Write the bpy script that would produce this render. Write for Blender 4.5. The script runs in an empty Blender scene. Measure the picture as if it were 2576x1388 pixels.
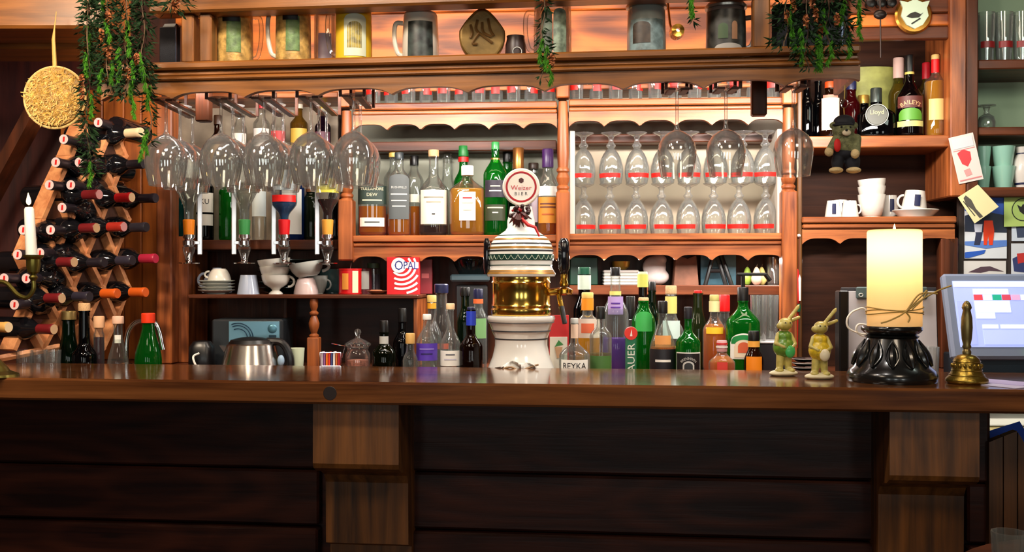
import bpy, bmesh, math, random
from math import sin, cos, pi, atan, atan2, sqrt, radians
from mathutils import Vector, Matrix

random.seed(7)
sc = bpy.context.scene
COL = sc.collection
# ------------------------------------------------------------------ camera
FP, CX, CY, H = 2600.0, 1288.0, 694.0, 1.37      # focal length / centre in the 2576x1388 frame, eye height
cam = bpy.data.cameras.new('camera'); cam.sensor_width = 36.0; cam.lens = 36.0*FP/2576.0
cam.clip_start = .05; cam.clip_end = 60
camo = bpy.data.objects.new('camera', cam); COL.objects.link(camo)
camo.location = (0, 0, H); camo.rotation_euler = (pi/2, 0, 0); sc.camera = camo
# ------------------------------------------------------------------ world, exposure, lights
wd = bpy.data.worlds.new('room_ambience'); sc.world = wd; wd.use_nodes = True
wd.node_tree.nodes['Background'].inputs[0].default_value = (.55, .45, .38, 1)
wd.node_tree.nodes['Background'].inputs[1].default_value = .05
sc.view_settings.view_transform = 'Standard'; sc.view_settings.look = 'None'
sc.view_settings.exposure = 0.45; sc.view_settings.gamma = 1.0
try: sc.view_settings.use_curve_mapping = False
except Exception: pass
sc.cycles.use_denoising = True
sc.cycles.max_bounces = 10; sc.cycles.use_adaptive_sampling = True; sc.cycles.adaptive_threshold = .05; sc.cycles.transparent_max_bounces = 48
sc.cycles.diffuse_bounces = 2; sc.cycles.glossy_bounces = 3; sc.cycles.transmission_bounces = 8
sc.cycles.caustics_reflective = False; sc.cycles.caustics_refractive = False
sc.cycles.sample_clamp_indirect = 4.0

def area(name, loc, rot, sx, sy, power, col):
    l = bpy.data.lights.new(name, 'AREA'); l.shape = 'RECTANGLE'; l.size = sx; l.size_y = sy
    l.energy = power; l.color = col
    o = bpy.data.objects.new(name, l); COL.objects.link(o); o.location = loc; o.rotation_euler = rot
    return o
def point(name, loc, power, col, rad=.02):
    l = bpy.data.lights.new(name, 'POINT'); l.energy = power; l.color = col; l.shadow_soft_size = rad
    o = bpy.data.objects.new(name, l); COL.objects.link(o); o.location = loc
    return o
WARM = (1.0, .80, .58); SOFT = (1.0, .93, .86)
# striplights fixed behind the overhead beam, washing the back shelves
area('beam_striplight', (-.62, 3.06, 1.955), (radians(52), 0, .07), 1.0, .06, 20, SOFT)
area('beam_striplight', (.50, 2.97, 1.955), (radians(52), 0, .07), 1.3, .06, 24, SOFT)
# striplights over the steins
area('stein_striplight', (.35, 3.10, 2.50), (radians(12), 0, .07), 1.9, .08, 5.5, WARM)
area('stein_striplight', (-.85, 3.2, 2.50), (radians(12), 0, .07), .8, .08, 2.6, WARM)
# added light on the wine rack, unseen greenish light from the right, lamp under the shelves
area('rack_fill', (-1.5, 2.1, 2.3), (radians(58), 0, radians(-4)), .2, .15, 3.6, WARM).data.spread = radians(85)
area('bar_fill', (-.75, 2.0, 2.55), (radians(52), 0, radians(24)), .15, .15, 9, WARM)  # added weak fill for the hanging glasses left of centre
area('right_green_light', (1.62, 2.55, 2.2), (radians(50), 0, radians(-12)), .4, .2, 2.4, (.86, 1.0, .88))
area('flap_fill', (1.62, 3.2, 1.0), (radians(50), 0, 0), .3, .1, 1.2, SOFT)  # added light that brightens the pale cupboard under the flap
area('worktop_lamp', (.35, 3.56, 1.425), (radians(-8), 0, .07), 1.3, .04, 6.5, SOFT)
# room: ceiling lamps over the guests and daylight windows in the wall behind the camera
area('ceiling_lamp', (-.9, .9, 2.62), (radians(28), 0, 0), .5, .5, 8, WARM)
area('ceiling_lamp', (1.0, .7, 2.62), (radians(28), 0, 0), .5, .5, 9, WARM)
area('bar_fill', (-.55, 1.9, 2.7), (radians(48), 0, 0), .12, .12, 7, SOFT)  # this and the next: added unseen lights for the back bar bottles
area('bar_fill', (.30, 1.85, 2.7), (radians(48), 0, 0), .12, .12, 6, SOFT)
for i, x in enumerate((-1.6, .1, 1.7)):
    area('window_daylight', (x, -2.42, 1.55), (radians(90), 0, 0), .55, 1.1, 9, (.96, 1.0, .95))

# ------------------------------------------------------------------ colour and materials
def lin(c):
    c = c/255.0
    return c/12.92 if c <= .04045 else ((c+.055)/1.055)**2.4
def rgb(r, g=None, b=None):
    if g is None: r, g, b = r
    return (lin(r), lin(g), lin(b), 1)
MATS = {}
def newmat(name):
    m = bpy.data.materials.new(name); m.use_nodes = True
    return m, m.node_tree, m.node_tree.nodes['Principled BSDF']
def mat(c, rough=.45, metal=0, coat=0, bump=0, bscale=200, emit=0, ecol=None, sss=0, spec=.5, var=0, vscale=20):
    key = ('m', c, rough, metal, coat, bump, bscale, emit, ecol, sss, spec, var, vscale)
    if key in MATS: return MATS[key]
    m, nt, p = newmat('surface_%d_%d_%d' % c)
    p.inputs['Base Color'].default_value = rgb(c); p.inputs['Roughness'].default_value = rough
    p.inputs['Metallic'].default_value = metal; p.inputs['Coat Weight'].default_value = coat
    p.inputs['Specular IOR Level'].default_value = spec
    if emit:
        p.inputs['Emission Color'].default_value = rgb(ecol or c); p.inputs['Emission Strength'].default_value = emit
    if sss:
        p.inputs['Subsurface Weight'].default_value = sss; p.inputs['Subsurface Radius'].default_value = (1, .6, .3)
        p.inputs['Subsurface Scale'].default_value = .09
    if bump or var:
        tc = nt.nodes.new('ShaderNodeTexCoord'); nz = nt.nodes.new('ShaderNodeTexNoise')
        nz.inputs['Scale'].default_value = bscale if bump else vscale; nz.inputs['Detail'].default_value = 4
        nt.links.new(tc.outputs['Object'], nz.inputs['Vector'])
        if bump:
            b = nt.nodes.new('ShaderNodeBump'); b.inputs['Strength'].default_value = bump; b.inputs['Distance'].default_value = .003
            nt.links.new(nz.outputs['Fac'], b.inputs['Height']); nt.links.new(b.outputs['Normal'], p.inputs['Normal'])
        if var:
            n2 = nt.nodes.new('ShaderNodeTexNoise'); n2.inputs['Scale'].default_value = vscale; n2.inputs['Detail'].default_value = 5
            nt.links.new(tc.outputs['Object'], n2.inputs['Vector'])
            r = nt.nodes.new('ShaderNodeValToRGB'); e = r.color_ramp.elements
            a = rgb(c); e[0].position = .35; e[1].position = .65
            e[0].color = tuple(v*(1-var) for v in a[:3])+(1,); e[1].color = tuple(min(1, v*(1+var*.6)) for v in a[:3])+(1,)
            nt.links.new(n2.outputs['Fac'], r.inputs['Fac']); nt.links.new(r.outputs['Color'], p.inputs['Base Color'])
    MATS[key] = m
    return m
def wood(name, dark, light, axis='x', rough=.4, grain=1.0, coat=0, knots=.5, spec=.5, bmp=.35):
    if name in MATS: return MATS[name]
    m, nt, p = newmat(name)
    N = nt.nodes.new; L = nt.links.new
    tc = N('ShaderNodeTexCoord'); oi = N('ShaderNodeObjectInfo')
    sc_ = N('ShaderNodeVectorMath'); sc_.operation = 'SCALE'; sc_.inputs['Scale'].default_value = 9
    cmb = N('ShaderNodeCombineXYZ')
    for k in range(3): L(oi.outputs['Random'], cmb.inputs[k])
    L(cmb.outputs[0], sc_.inputs[0])
    ad = N('ShaderNodeVectorMath'); ad.operation = 'ADD'; L(tc.outputs['Object'], ad.inputs[0]); L(sc_.outputs[0], ad.inputs[1])
    mp = N('ShaderNodeMapping'); L(ad.outputs[0], mp.inputs['Vector'])
    s = [26*grain]*3; s['xyz'.index(axis)] = 1.3*grain; mp.inputs['Scale'].default_value = s
    n1 = N('ShaderNodeTexNoise'); n1.inputs['Scale'].default_value = 1; n1.inputs['Detail'].default_value = 7
    n1.inputs['Roughness'].default_value = .62; n1.inputs['Distortion'].default_value = .55
    L(mp.outputs[0], n1.inputs['Vector'])
    mp2 = N('ShaderNodeMapping'); L(ad.outputs[0], mp2.inputs['Vector'])
    s2 = [7.5*grain]*3; s2['xyz'.index(axis)] = 2.0*grain; mp2.inputs['Scale'].default_value = s2
    wv = N('ShaderNodeTexVoronoi'); wv.inputs['Scale'].default_value = .8; wv.inputs['Randomness'].default_value = 1.0
    L(mp2.outputs[0], wv.inputs['Vector'])
    rings = N('ShaderNodeMath'); rings.operation = 'MULTIPLY'; rings.inputs[1].default_value = 26; L(wv.outputs['Distance'], rings.inputs[0])
    sn = N('ShaderNodeMath'); sn.operation = 'SINE'; L(rings.outputs[0], sn.inputs[0])
    mu = N('ShaderNodeMath'); mu.operation = 'MULTIPLY_ADD'; mu.inputs[1].default_value = .10*knots; L(sn.outputs[0], mu.inputs[0]); L(n1.outputs['Fac'], mu.inputs[2])
    kn = N('ShaderNodeMapRange'); kn.inputs['From Min'].default_value = .02; kn.inputs['From Max'].default_value = .16
    kn.inputs['To Min'].default_value = -.42*knots; kn.inputs['To Max'].default_value = 0; L(wv.outputs['Distance'], kn.inputs['Value'])
    m2 = N('ShaderNodeMath'); m2.operation = 'ADD'; L(mu.outputs[0], m2.inputs[0]); L(kn.outputs[0], m2.inputs[1])
    r = N('ShaderNodeValToRGB'); e = r.color_ramp.elements; e[0].position = .30; e[1].position = .72
    e[0].color = rgb(dark); e[1].color = rgb(light); L(m2.outputs[0], r.inputs['Fac']); L(r.outputs['Color'], p.inputs['Base Color'])
    b = N('ShaderNodeBump'); b.inputs['Strength'].default_value = bmp; b.inputs['Distance'].default_value = .003
    L(m2.outputs[0], b.inputs['Height']); L(b.outputs['Normal'], p.inputs['Normal'])
    p.inputs['Roughness'].default_value = rough; p.inputs['Coat Weight'].default_value = coat; p.inputs['Coat Roughness'].default_value = .12
    p.inputs['Specular IOR Level'].default_value = spec
    MATS[name] = m
    return m
def glass(c=(245, 250, 248), edge=.8, gl=.8, rough=.03, ior=1.45, body=.05, bc=None):
    """thin walled glass: tinted see-through wall, a little denser seen edge-on, Fresnel gloss, lit edges and glow put in as diffuse colour"""
    key = ('g', c, edge, gl, rough, ior, body, bc)
    if key in MATS: return MATS[key]
    m = bpy.data.materials.new('glass_%d_%d_%d' % c); m.use_nodes = True; nt = m.node_tree; nt.nodes.clear()
    N = nt.nodes.new; L = nt.links.new
    out = N('ShaderNodeOutputMaterial'); t1 = N('ShaderNodeBsdfTransparent'); g = N('ShaderNodeBsdfGlossy')
    g.inputs['Roughness'].default_value = rough
    a = rgb(c); lw = N('ShaderNodeLayerWeight'); lw.inputs['Blend'].default_value = .25
    mx = N('ShaderNodeMix'); mx.data_type = 'RGBA'; mx.inputs[6].default_value = a
    mx.inputs[7].default_value = tuple(v*edge for v in a[:3])+(1,)
    L(lw.outputs['Facing'], mx.inputs[0]); L(mx.outputs[2], t1.inputs['Color'])
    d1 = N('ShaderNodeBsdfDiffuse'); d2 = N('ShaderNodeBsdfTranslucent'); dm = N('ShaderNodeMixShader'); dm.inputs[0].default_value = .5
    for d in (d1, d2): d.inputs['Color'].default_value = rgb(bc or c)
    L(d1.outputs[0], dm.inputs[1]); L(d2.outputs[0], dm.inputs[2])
    bf_ = N('ShaderNodeMath'); bf_.operation = 'MULTIPLY_ADD'; bf_.inputs[1].default_value = body*4.5 if body < .12 else body*.6; bf_.inputs[2].default_value = body*.5 if body < .12 else body*.7  # diffuse share grows towards the edges, standing in for bright outlines
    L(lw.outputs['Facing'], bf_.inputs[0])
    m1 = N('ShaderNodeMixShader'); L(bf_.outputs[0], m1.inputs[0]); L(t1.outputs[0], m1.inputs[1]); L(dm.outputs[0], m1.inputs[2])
    fr = N('ShaderNodeFresnel'); fr.inputs['IOR'].default_value = ior
    mm = N('ShaderNodeMath'); mm.operation = 'MULTIPLY'; mm.inputs[1].default_value = gl; L(fr.outputs[0], mm.inputs[0])
    mn = N('ShaderNodeMath'); mn.operation = 'MINIMUM'; mn.inputs[1].default_value = .6; L(mm.outputs[0], mn.inputs[0])
    ms = N('ShaderNodeMixShader'); L(mn.outputs[0], ms.inputs[0]); L(m1.outputs[0], ms.inputs[1]); L(g.outputs[0], ms.inputs[2])
    L(ms.outputs[0], out.inputs['Surface'])
    MATS[key] = m
    return m
def liquid(c, d=.35):
    """coloured drink: mostly see-through with a little body scatter"""
    key = ('l', c, d)
    if key in MATS: return MATS[key]
    m = bpy.data.materials.new('drink_%d_%d_%d' % c); m.use_nodes = True; nt = m.node_tree; nt.nodes.clear()
    N = nt.nodes.new; L = nt.links.new
    out = N('ShaderNodeOutputMaterial'); t1 = N('ShaderNodeBsdfTransparent'); t1.inputs['Color'].default_value = rgb(c)
    df = N('ShaderNodeBsdfDiffuse'); df.inputs['Color'].default_value = rgb(c); tr = N('ShaderNodeBsdfTranslucent'); tr.inputs['Color'].default_value = rgb(c)
    mm = N('ShaderNodeMixShader'); mm.inputs[0].default_value = .4; L(df.outputs[0], mm.inputs[1]); L(tr.outputs[0], mm.inputs[2])
    ms = N('ShaderNodeMixShader'); ms.inputs[0].default_value = d; L(t1.outputs[0], ms.inputs[1]); L(mm.outputs[0], ms.inputs[2])
    L(ms.outputs[0], out.inputs['Surface'])
    MATS[key] = m
    return m

PINE = wood('stained_pine', (92, 40, 16), (194, 112, 58), 'x', .38)
PINEV = wood('stained_pine_upright', (92, 40, 16), (190, 106, 54), 'z', .38)
BEAM = wood('beam_pine', (84, 48, 18), (158, 98, 42), 'x', .36)  # yellow-brown tint puts the warm front light into the wood colour
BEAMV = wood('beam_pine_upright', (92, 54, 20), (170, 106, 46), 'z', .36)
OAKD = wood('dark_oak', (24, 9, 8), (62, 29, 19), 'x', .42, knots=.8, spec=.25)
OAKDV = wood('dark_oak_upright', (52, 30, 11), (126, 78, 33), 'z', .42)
TOPW = wood('varnished_top', (60, 30, 14), (128, 78, 40), 'x', .14, coat=.6, knots=.3, bmp=.06)
WALN = wood('walnut_brown', (58, 28, 16), (112, 58, 32), 'x', .4, spec=.3)
WALNV = wood('walnut_brown_upright', (52, 26, 15), (104, 54, 30), 'z', .4, spec=.3)
RACKW = wood('rack_pine', (186, 110, 66), (240, 170, 116), 'y', .5, knots=.2)
PANEL = wood('orange_panel', (104, 44, 14), (216, 116, 46), 'x', .4, grain=.7, knots=2.0)
PANELV = wood('orange_panel_upright', (120, 56, 18), (214, 118, 46), 'z', .42, knots=.6)

# ------------------------------------------------------------------ measuring helpers
def X(px, Y): return (px-CX)/FP*Y
def Z(py, Y): return H-(py-CY)/FP*Y
def S(n, Y): return n*Y/FP
class Frame:
    """a run of furniture: its front line is Y = y0 - m*X; u runs along it, v goes in behind it"""
    def __init__(s, y0, m):
        s.y0, s.m = y0, m; s.a = atan(m); s.c, s.s = cos(s.a), sin(s.a)
    def Y(s, px, v=0): return (s.y0+v/s.c)/(1+s.m*(px-CX)/FP)
    def u(s, px, v=0):
        Y = s.Y(px, v); return X(px, Y)*s.c-(Y-s.y0)*s.s
    def z(s, px, py, v=0): return Z(py, s.Y(px, v))
    def w(s, u, v, z): return (u*s.c+v*s.s, s.y0-u*s.s+v*s.c, z)
    def at(s, px, v=0): Y = s.Y(px, v); return X(px, Y), Y
    def root(s, name):
        o = bpy.data.objects.new(name, None); COL.objects.link(o); o.location = (0, s.y0, 0); o.rotation_euler = (0, 0, -s.a); o.empty_display_size = .05
        return o
B = Frame(3.563, .07)       # back shelves
C = Frame(2.590, .1117)     # bar counter
O = Frame(2.750, .12)       # overhead beam
ZC = 1.10                   # counter height
ZW = 1.06                   # worktop behind the counter

# ------------------------------------------------------------------ objects
def tag(o, label=None, cat=None, group=None, kind=None):
    if label: o['label'] = label
    if cat: o['category'] = cat
    if group: o['group'] = group
    if kind: o['kind'] = kind
    return o
def thing(name, label, cat, loc=(0, 0, 0), rz=0, group=None):
    o = bpy.data.objects.new(name, None); COL.objects.link(o); o.location = loc; o.rotation_euler = (0, 0, rz); o.empty_display_size = .03
    return tag(o, label, cat, group)
def fthing(F, name, label, cat, group=None): return tag(F.root(name), label, cat, group)
def copytree(o, parent=None):
    c = o.copy(); COL.objects.link(c)
    if parent: c.parent = parent
    for ch in list(o.children): copytree(ch, c)
    return c

class MB:
    def __init__(s): s.v = []; s.f = []
    def add(s, vs, fs):
        n = len(s.v); s.v += [tuple(v) for v in vs]; s.f += [tuple(i+n for i in f) for f in fs]; return s
    def box(s, x0, x1, y0, y1, z0, z1, b=0):
        if b <= 0:
            return s.add([(x0, y0, z0), (x1, y0, z0), (x1, y1, z0), (x0, y1, z0), (x0, y0, z1), (x1, y0, z1), (x1, y1, z1), (x0, y1, z1)],
                         [(3, 2, 1, 0), (4, 5, 6, 7), (0, 1, 5, 4), (1, 2, 6, 5), (2, 3, 7, 6), (3, 0, 4, 7)])
        b = min(b, abs(x1-x0)*.45, abs(y1-y0)*.45, abs(z1-z0)*.45)
        bm = bmesh.new(); bmesh.ops.create_cube(bm, size=1)
        for v in bm.verts:
            v.co = ((x0+x1)/2+v.co.x*(x1-x0), (y0+y1)/2+v.co.y*(y1-y0), (z0+z1)/2+v.co.z*(z1-z0))
        bmesh.ops.bevel(bm, geom=bm.edges[:], offset=b, segments=1, profile=.5, affect='EDGES')
        bm.verts.index_update()
        s.add([v.co[:] for v in bm.verts], [[v.index for v in f.verts] for f in bm.faces]); bm.free()
        return s
    def lathe(s, prof, seg=24, c=(0, 0, 0), p=2.0, flat=1.0, axis=None, pmin=0, cap=True):
        """prof: (r, z) from bottom to top; p>2 squares the cross-section where r>pmin"""
        rings = []
        M = None
        if axis is not None:
            M = Vector((0, 0, 1)).rotation_difference(Vector(axis).normalized()).to_matrix()
        vs = []; fs = []
        def pt(q):
            q = Vector(q)
            if M is not None: q = M @ q
            return (q.x+c[0], q.y+c[1], q.z+c[2])
        for (r, z) in prof:
            if r < 1e-6:
                rings.append([len(vs)]); vs.append(pt((0, 0, z))); continue
            idx = []
            for i in range(seg):
                t = 2*pi*(i+.5)/seg; k = 1.0
                if p != 2.0 and r > pmin: k = (abs(cos(t))**p+abs(sin(t))**p)**(-1/p)
                fl = flat if r > pmin else 1.0
                idx.append(len(vs)); vs.append(pt((r*k*cos(t), r*k*sin(t)*fl, z)))
            rings.append(idx)
        for a, b in zip(rings[:-1], rings[1:]):
            if len(a) == 1 and len(b) == 1: continue
            for i in range(seg):
                j = (i+1) % seg
                if len(a) == 1: fs.append((a[0], b[j], b[i]))
                elif len(b) == 1: fs.append((a[i], a[j], b[0]))
                else: fs.append((a[i], a[j], b[j], b[i]))
        if cap:
            if len(rings[0]) > 1: fs.append(tuple(reversed(rings[0])))
            if len(rings[-1]) > 1: fs.append(tuple(rings[-1]))
        return s.add(vs, fs)
    def tube(s, pts, r, seg=8, closed=False):
        pts = [Vector(p) for p in pts]; n = len(pts); rs = r if isinstance(r, (list, tuple)) else [r]*n
        vs = []; fs = []; up = Vector((0, 0, 1)); prev = None
        for i, q in enumerate(pts):
            if closed: d = pts[(i+1) % n]-pts[i-1]
            else: d = pts[min(i+1, n-1)]-pts[max(i-1, 0)]
            d.normalize()
            if prev is None:
                a = d.cross(up)
                if a.length < .05: a = d.cross(Vector((1, 0, 0)))
            else: a = prev-d*prev.dot(d)
            a.normalize(); prev = a; b = d.cross(a)
            for k in range(seg):
                t = 2*pi*k/seg; vs.append(q+(a*cos(t)+b*sin(t))*rs[i])
        m = n if closed else n-1
        for i in range(m):
            for k in range(seg):
                k2 = (k+1) % seg; i2 = (i+1) % n
                fs.append((i*seg+k, i*seg+k2, i2*seg+k2, i2*seg+k))
        if not closed:
            fs.append(tuple(range(seg))[::-1]); fs.append(tuple((n-1)*seg+k for k in range(seg)))
        return s.add(vs, fs)
    def prism(s, poly, y0, y1):
        """poly in (x, z), simple outline, extruded in y"""
        n = len(poly)
        vs = [(x, y0, z) for x, z in poly]+[(x, y1, z) for x, z in poly]
        fs = [tuple(range(n)), tuple(range(2*n-1, n-1, -1))]+[(i, i+n, (i+1) % n+n, (i+1) % n) for i in range(n)]
        return s.add(vs, fs)
    def ball(s, c, r, seg=14, rg=9):
        rr = r if isinstance(r, (list, tuple)) else (r, r, r)
        b0 = len(s.v)
        s.lathe([(sin(pi*i/rg), -cos(pi*i/rg)) for i in range(rg+1)], seg)
        for i in range(b0, len(s.v)):
            x, y, z = s.v[i]; s.v[i] = (c[0]+x*rr[0], c[1]+y*rr[1], c[2]+z*rr[2])
        return s
    def xf(s, M):
        s.v = [tuple(M @ Vector(v)) for v in s.v]; return s
    def build(s, name, m, parent=None, smooth=True, ang=.6, label=None):
        me = bpy.data.meshes.new(name); me.from_pydata(s.v, [], s.f); me.update()
        if smooth:
            me.shade_smooth(); me.set_sharp_from_angle(angle=ang)
        if m is not None: me.materials.append(m)
        o = bpy.data.objects.new(name, me); COL.objects.link(o)
        if parent: o.parent = parent
        if label: o['label'] = label
        return o
def bez(pts, n=10):
    """smooth path through points (Catmull-Rom)"""
    P = [Vector(p) for p in pts]; P = [2*P[0]-P[1]]+P+[2*P[-1]-P[-2]]; out = []
    for i in range(1, len(P)-2):
        for k in range(n):
            t = k/n
            out.append(.5*((2*P[i])+(P[i+1]-P[i-1])*t+(2*P[i-1]-5*P[i]+4*P[i+1]-P[i+2])*t*t+(3*P[i]-P[i-1]-3*P[i+1]+P[i+2])*t**3))
    out.append(P[-2]); return out
_TXT = {}
def textmesh(s):
    if s in _TXT: return _TXT[s]
    cu = bpy.data.curves.new('lettering', 'FONT'); cu.body = s; cu.size = 1; cu.resolution_u = 2; cu.align_x = 'CENTER'; cu.align_y = 'CENTER'
    o = bpy.data.objects.new('lettering', cu); COL.objects.link(o)
    bpy.context.view_layer.update()
    me = bpy.data.meshes.new_from_object(o.evaluated_get(bpy.context.evaluated_depsgraph_get()))
    vs = [(v.co.x, v.co.y) for v in me.vertices]; fs = [tuple(p.vertices) for p in me.polygons]
    bpy.data.objects.remove(o); bpy.data.curves.remove(cu); bpy.data.meshes.remove(me)
    x0 = min(v[0] for v in vs); x1 = max(v[0] for v in vs); y0 = min(v[1] for v in vs); y1 = max(v[1] for v in vs)
    vs = [((x-(x0+x1)/2)/(x1-x0), (y-(y0+y1)/2)/(x1-x0)) for x, y in vs]     # unit width
    _TXT[s] = (vs, fs, (y1-y0)/(x1-x0)); return _TXT[s]
def lettering(parent, s, w, zc, m, R=None, yf=0, h=None, rot=0, xc=0, arch=0):
    """flat print facing -Y: on a cylinder of radius R, or on the plane y=yf"""
    vs, fs, asp = textmesh(s); sy = 1 if h is None else h/(w*asp)
    out = []
    for x, y in vs:
        a, b = x*w, y*w*sy
        if arch:
            t = a/arch; a, b = (arch+b)*sin(t), (arch+b)*cos(t)-arch
        if rot: a, b = a*cos(rot)-b*sin(rot), a*sin(rot)+b*cos(rot)
        a += xc
        if R: out.append((R*sin(a/R), -R*cos(a/R), zc+b))
        else: out.append((a, yf, zc+b))
    return MB().add(out, fs).build('lettering', m, parent, smooth=False)
def superr(t, p): return 1.0 if p == 2.0 else (abs(cos(t))**p+abs(sin(t))**p)**(-1/p)
def patch(r, z0, z1, ha, p=2.0, flat=1.0, n=14, off=.0012, arch=0, a0=0, r1=None):
    """a label wrapped on the front of a bottle, half angle ha; arch rounds its top"""
    mb = MB(); vs = []; fs = []; r1 = r if r1 is None else r1
    for i in range(n+1):
        t = -pi/2+a0+(-ha+2*ha*i/n); k = superr(t, p)
        q = (2*i/n-1); zt = z1-(arch*(1-sqrt(max(0, 1-q*q))) if arch else 0)
        for rr, z in ((r, z0), (r1, zt)):
            vs.append(((rr+off)*k*cos(t), (rr*flat+off)*k*sin(t), z))
    for i in range(n): fs.append((2*i, 2*i+2, 2*i+3, 2*i+1))
    return mb.add(vs, fs)

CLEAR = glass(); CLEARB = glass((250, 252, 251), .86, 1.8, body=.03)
GREEN = glass((90, 200, 100), .6, body=.32, bc=(20, 150, 46)); DGREEN = glass((40, 84, 52), .6, body=.2, bc=(26, 66, 40)); BROWN = glass((96, 46, 20), .6, body=.25, bc=(80, 40, 18))
DARKG = glass((24, 24, 28), .6, body=.2, bc=(26, 26, 32)); BLUEG = glass((60, 90, 210), .6, body=.2); OLIVE = glass((90, 106, 60), .6, body=.2)
AMBER = liquid((255, 158, 14), .4); GOLD = liquid((255, 184, 26), .42); DARKL = liquid((70, 30, 18), .6); WATER = liquid((240, 244, 242), .05)
YELL = liquid((255, 206, 30), .45); RUBY = liquid((76, 14, 34), .6); PURP = liquid((170, 120, 220), .4); GREENL = liquid((30, 120, 40))
WHITE = mat((240, 236, 226), .55); BLACK = mat((14, 13, 14), .35); INK = mat((30, 28, 30), .6); CORK = mat((214, 172, 124), .7, var=.2, vscale=300)
GOLDM = mat((206, 164, 84), .3, .85); CHROME = mat((222, 222, 226), .12, 1.0); BRASS = mat((196, 152, 62), .2, 1.0)
RED = mat((206, 26, 24), .4); CREAM = mat((238, 222, 184), .6); NAVY = mat((26, 30, 66), .35)

def bottle(name, label, px, top, w, Y, zb, s0, s1, nw, g=CLEAR, cap=None, liq=None, labs=(), p=2.0, flat=1.0, group=None, lip=True, bulge=0, cat='bottle', seg=24, taper=0):
    """a bottle measured in the photo: px centre, top row, body width, shoulder rows s0 (neck foot) and s1 (body top), neck width"""
    x = X(px, Y); h = Z(top, Y)-zb; R = S(w, Y)/2; rn = S(nw, Y)/2
    za, zbod = Z(s0, Y)-zb, Z(s1, Y)-zb
    o = thing(name, label, cat, (x, Y, zb), -atan(x/Y)*.8, group)
    pr = [(R*.86, 0), (R*.97, .006), (R, .014)]
    if bulge: pr += [(R*(1+bulge*.5), zbod*.35), (R*(1+bulge), zbod*.75)]
    if taper: pr[-1] = (R*(1-taper), .014); pr[0] = (R*(1-taper)*.9, 0); pr[1] = (R*(1-taper)*.98, .006)
    pr.append((R, zbod))
    for i in range(1, 7):
        q = i/6; e = .5-.5*cos(pi*q)
        pr.append((R+(rn-R)*(e*.75+q*.25), zbod+(za-zbod)*q))
    ct = h
    if cap: ct = Z(cap[0], Y)-zb
    pr += [(rn*.96, (za+ct)/2), (rn*.94, ct-.006)]
    if lip: pr += [(rn*1.08, ct-.005), (rn*1.08, ct)]
    pm = rn*1.25
    MB().lathe(pr, seg, p=p, flat=flat, pmin=pm).build('glass_body', g, o)
    if liq:
        lv = Z(liq[0], Y)-zb; ip = []
        for (r, z) in [(R*.82, .006)]+[(r*.93, max(z, .007)) for r, z in pr[2:]]:
            if z >= lv: break
            ip.append((r, z))
        # end exactly at the level
        rl = ip[-1][0]
        for a, b in zip(pr[:-1], pr[1:]):
            if a[1] <= lv <= b[1] and b[1] > a[1]: rl = (a[0]+(b[0]-a[0])*(lv-a[1])/(b[1]-a[1]))*.93
        ip.append((rl, lv))
        MB().lathe(ip, seg, p=p, flat=flat, pmin=pm*.93).build('liquid', liq[1], o)
    if cap:
        cr = S(cap[2], Y)/2 if len(cap) > 2 else rn*1.12
        MB().lathe([(cr*.98, ct-.002), (cr, ct+.001), (cr, h-.003), (cr*.9, h)], 20).build('cap', cap[1], o)
    for lb in labs:
        t, b_, ha, m = lb[:4]; ex = lb[4] if len(lb) > 4 else {}
        z1, z0 = Z(t, Y)-zb, Z(b_, Y)-zb
        rr = ex.get('r', 1.0)*R
        lo = patch(rr*(1+bulge*.8), max(z0, .004), z1, radians(ha), p, flat, arch=ex.get('arch', 0)).build('label', m, o)
        for tx in ex.get('text', ()):
            s_, ty, tw, tm = tx[:4]
            if s_ == '-':
                patch(rr*(1+bulge*.8), Z(ty, Y)-zb-S(1.6, Y), Z(ty, Y)-zb+S(1.6, Y), S(tw, Y)/2/rr, p, flat, off=.0024).build('print_line', tm, lo); continue
            kw = tx[4] if len(tx) > 4 else {}
            if p > 2.0: lettering(lo, s_, S(tw, Y), Z(ty, Y)-zb, tm, yf=-(rr*(1+bulge*.8)*flat+.003), **kw)
            else: lettering(lo, s_, S(tw, Y), Z(ty, Y)-zb, tm, R=rr*(1+bulge*.8)+.0022, **kw)
    return o
ORD = ['first', 'second', 'third', 'fourth', 'fifth', 'sixth', 'seventh', 'eighth', 'ninth', 'tenth', 'eleventh', 'twelfth', 'thirteenth']
# ================================================================== THE ROOM
def struct(name, mb, m, parent=None, smooth=False): 
    o = mb.build(name, m, parent, smooth=smooth)
    if parent is None: o['kind'] = 'structure'
    return o
PLASTER = mat((104, 72, 58), .8, bump=.3, bscale=30); FLOORM = wood('floor_boards', (50, 28, 16), (104, 62, 36), 'x', .4)
struct('floor', MB().box(-2.6, 2.6, -2.5, 4.2, -.06, 0), FLOORM)
struct('ceiling', MB().box(-2.6, 2.6, -2.5, 4.2, 2.8, 2.86), wood('ceiling_pine', (70, 40, 18), (150, 92, 44), 'x', .5))
struct('wall_back', MB().box(-2.6, 2.6, 4.05, 4.15, 0, 2.8), wood('back_boards', (44, 20, 14), (92, 46, 28), 'z', .5))
struct('wall_left', MB().box(-2.6, -2.5, -2.5, 4.05, 0, 2.8), PLASTER)
struct('wall_right', MB().box(2.5, 2.6, -2.5, 4.05, 0, 2.8), PLASTER)
struct('wall_front', MB().box(-2.6, 2.6, -2.6, -2.5, 0, 2.8), PLASTER)
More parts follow.
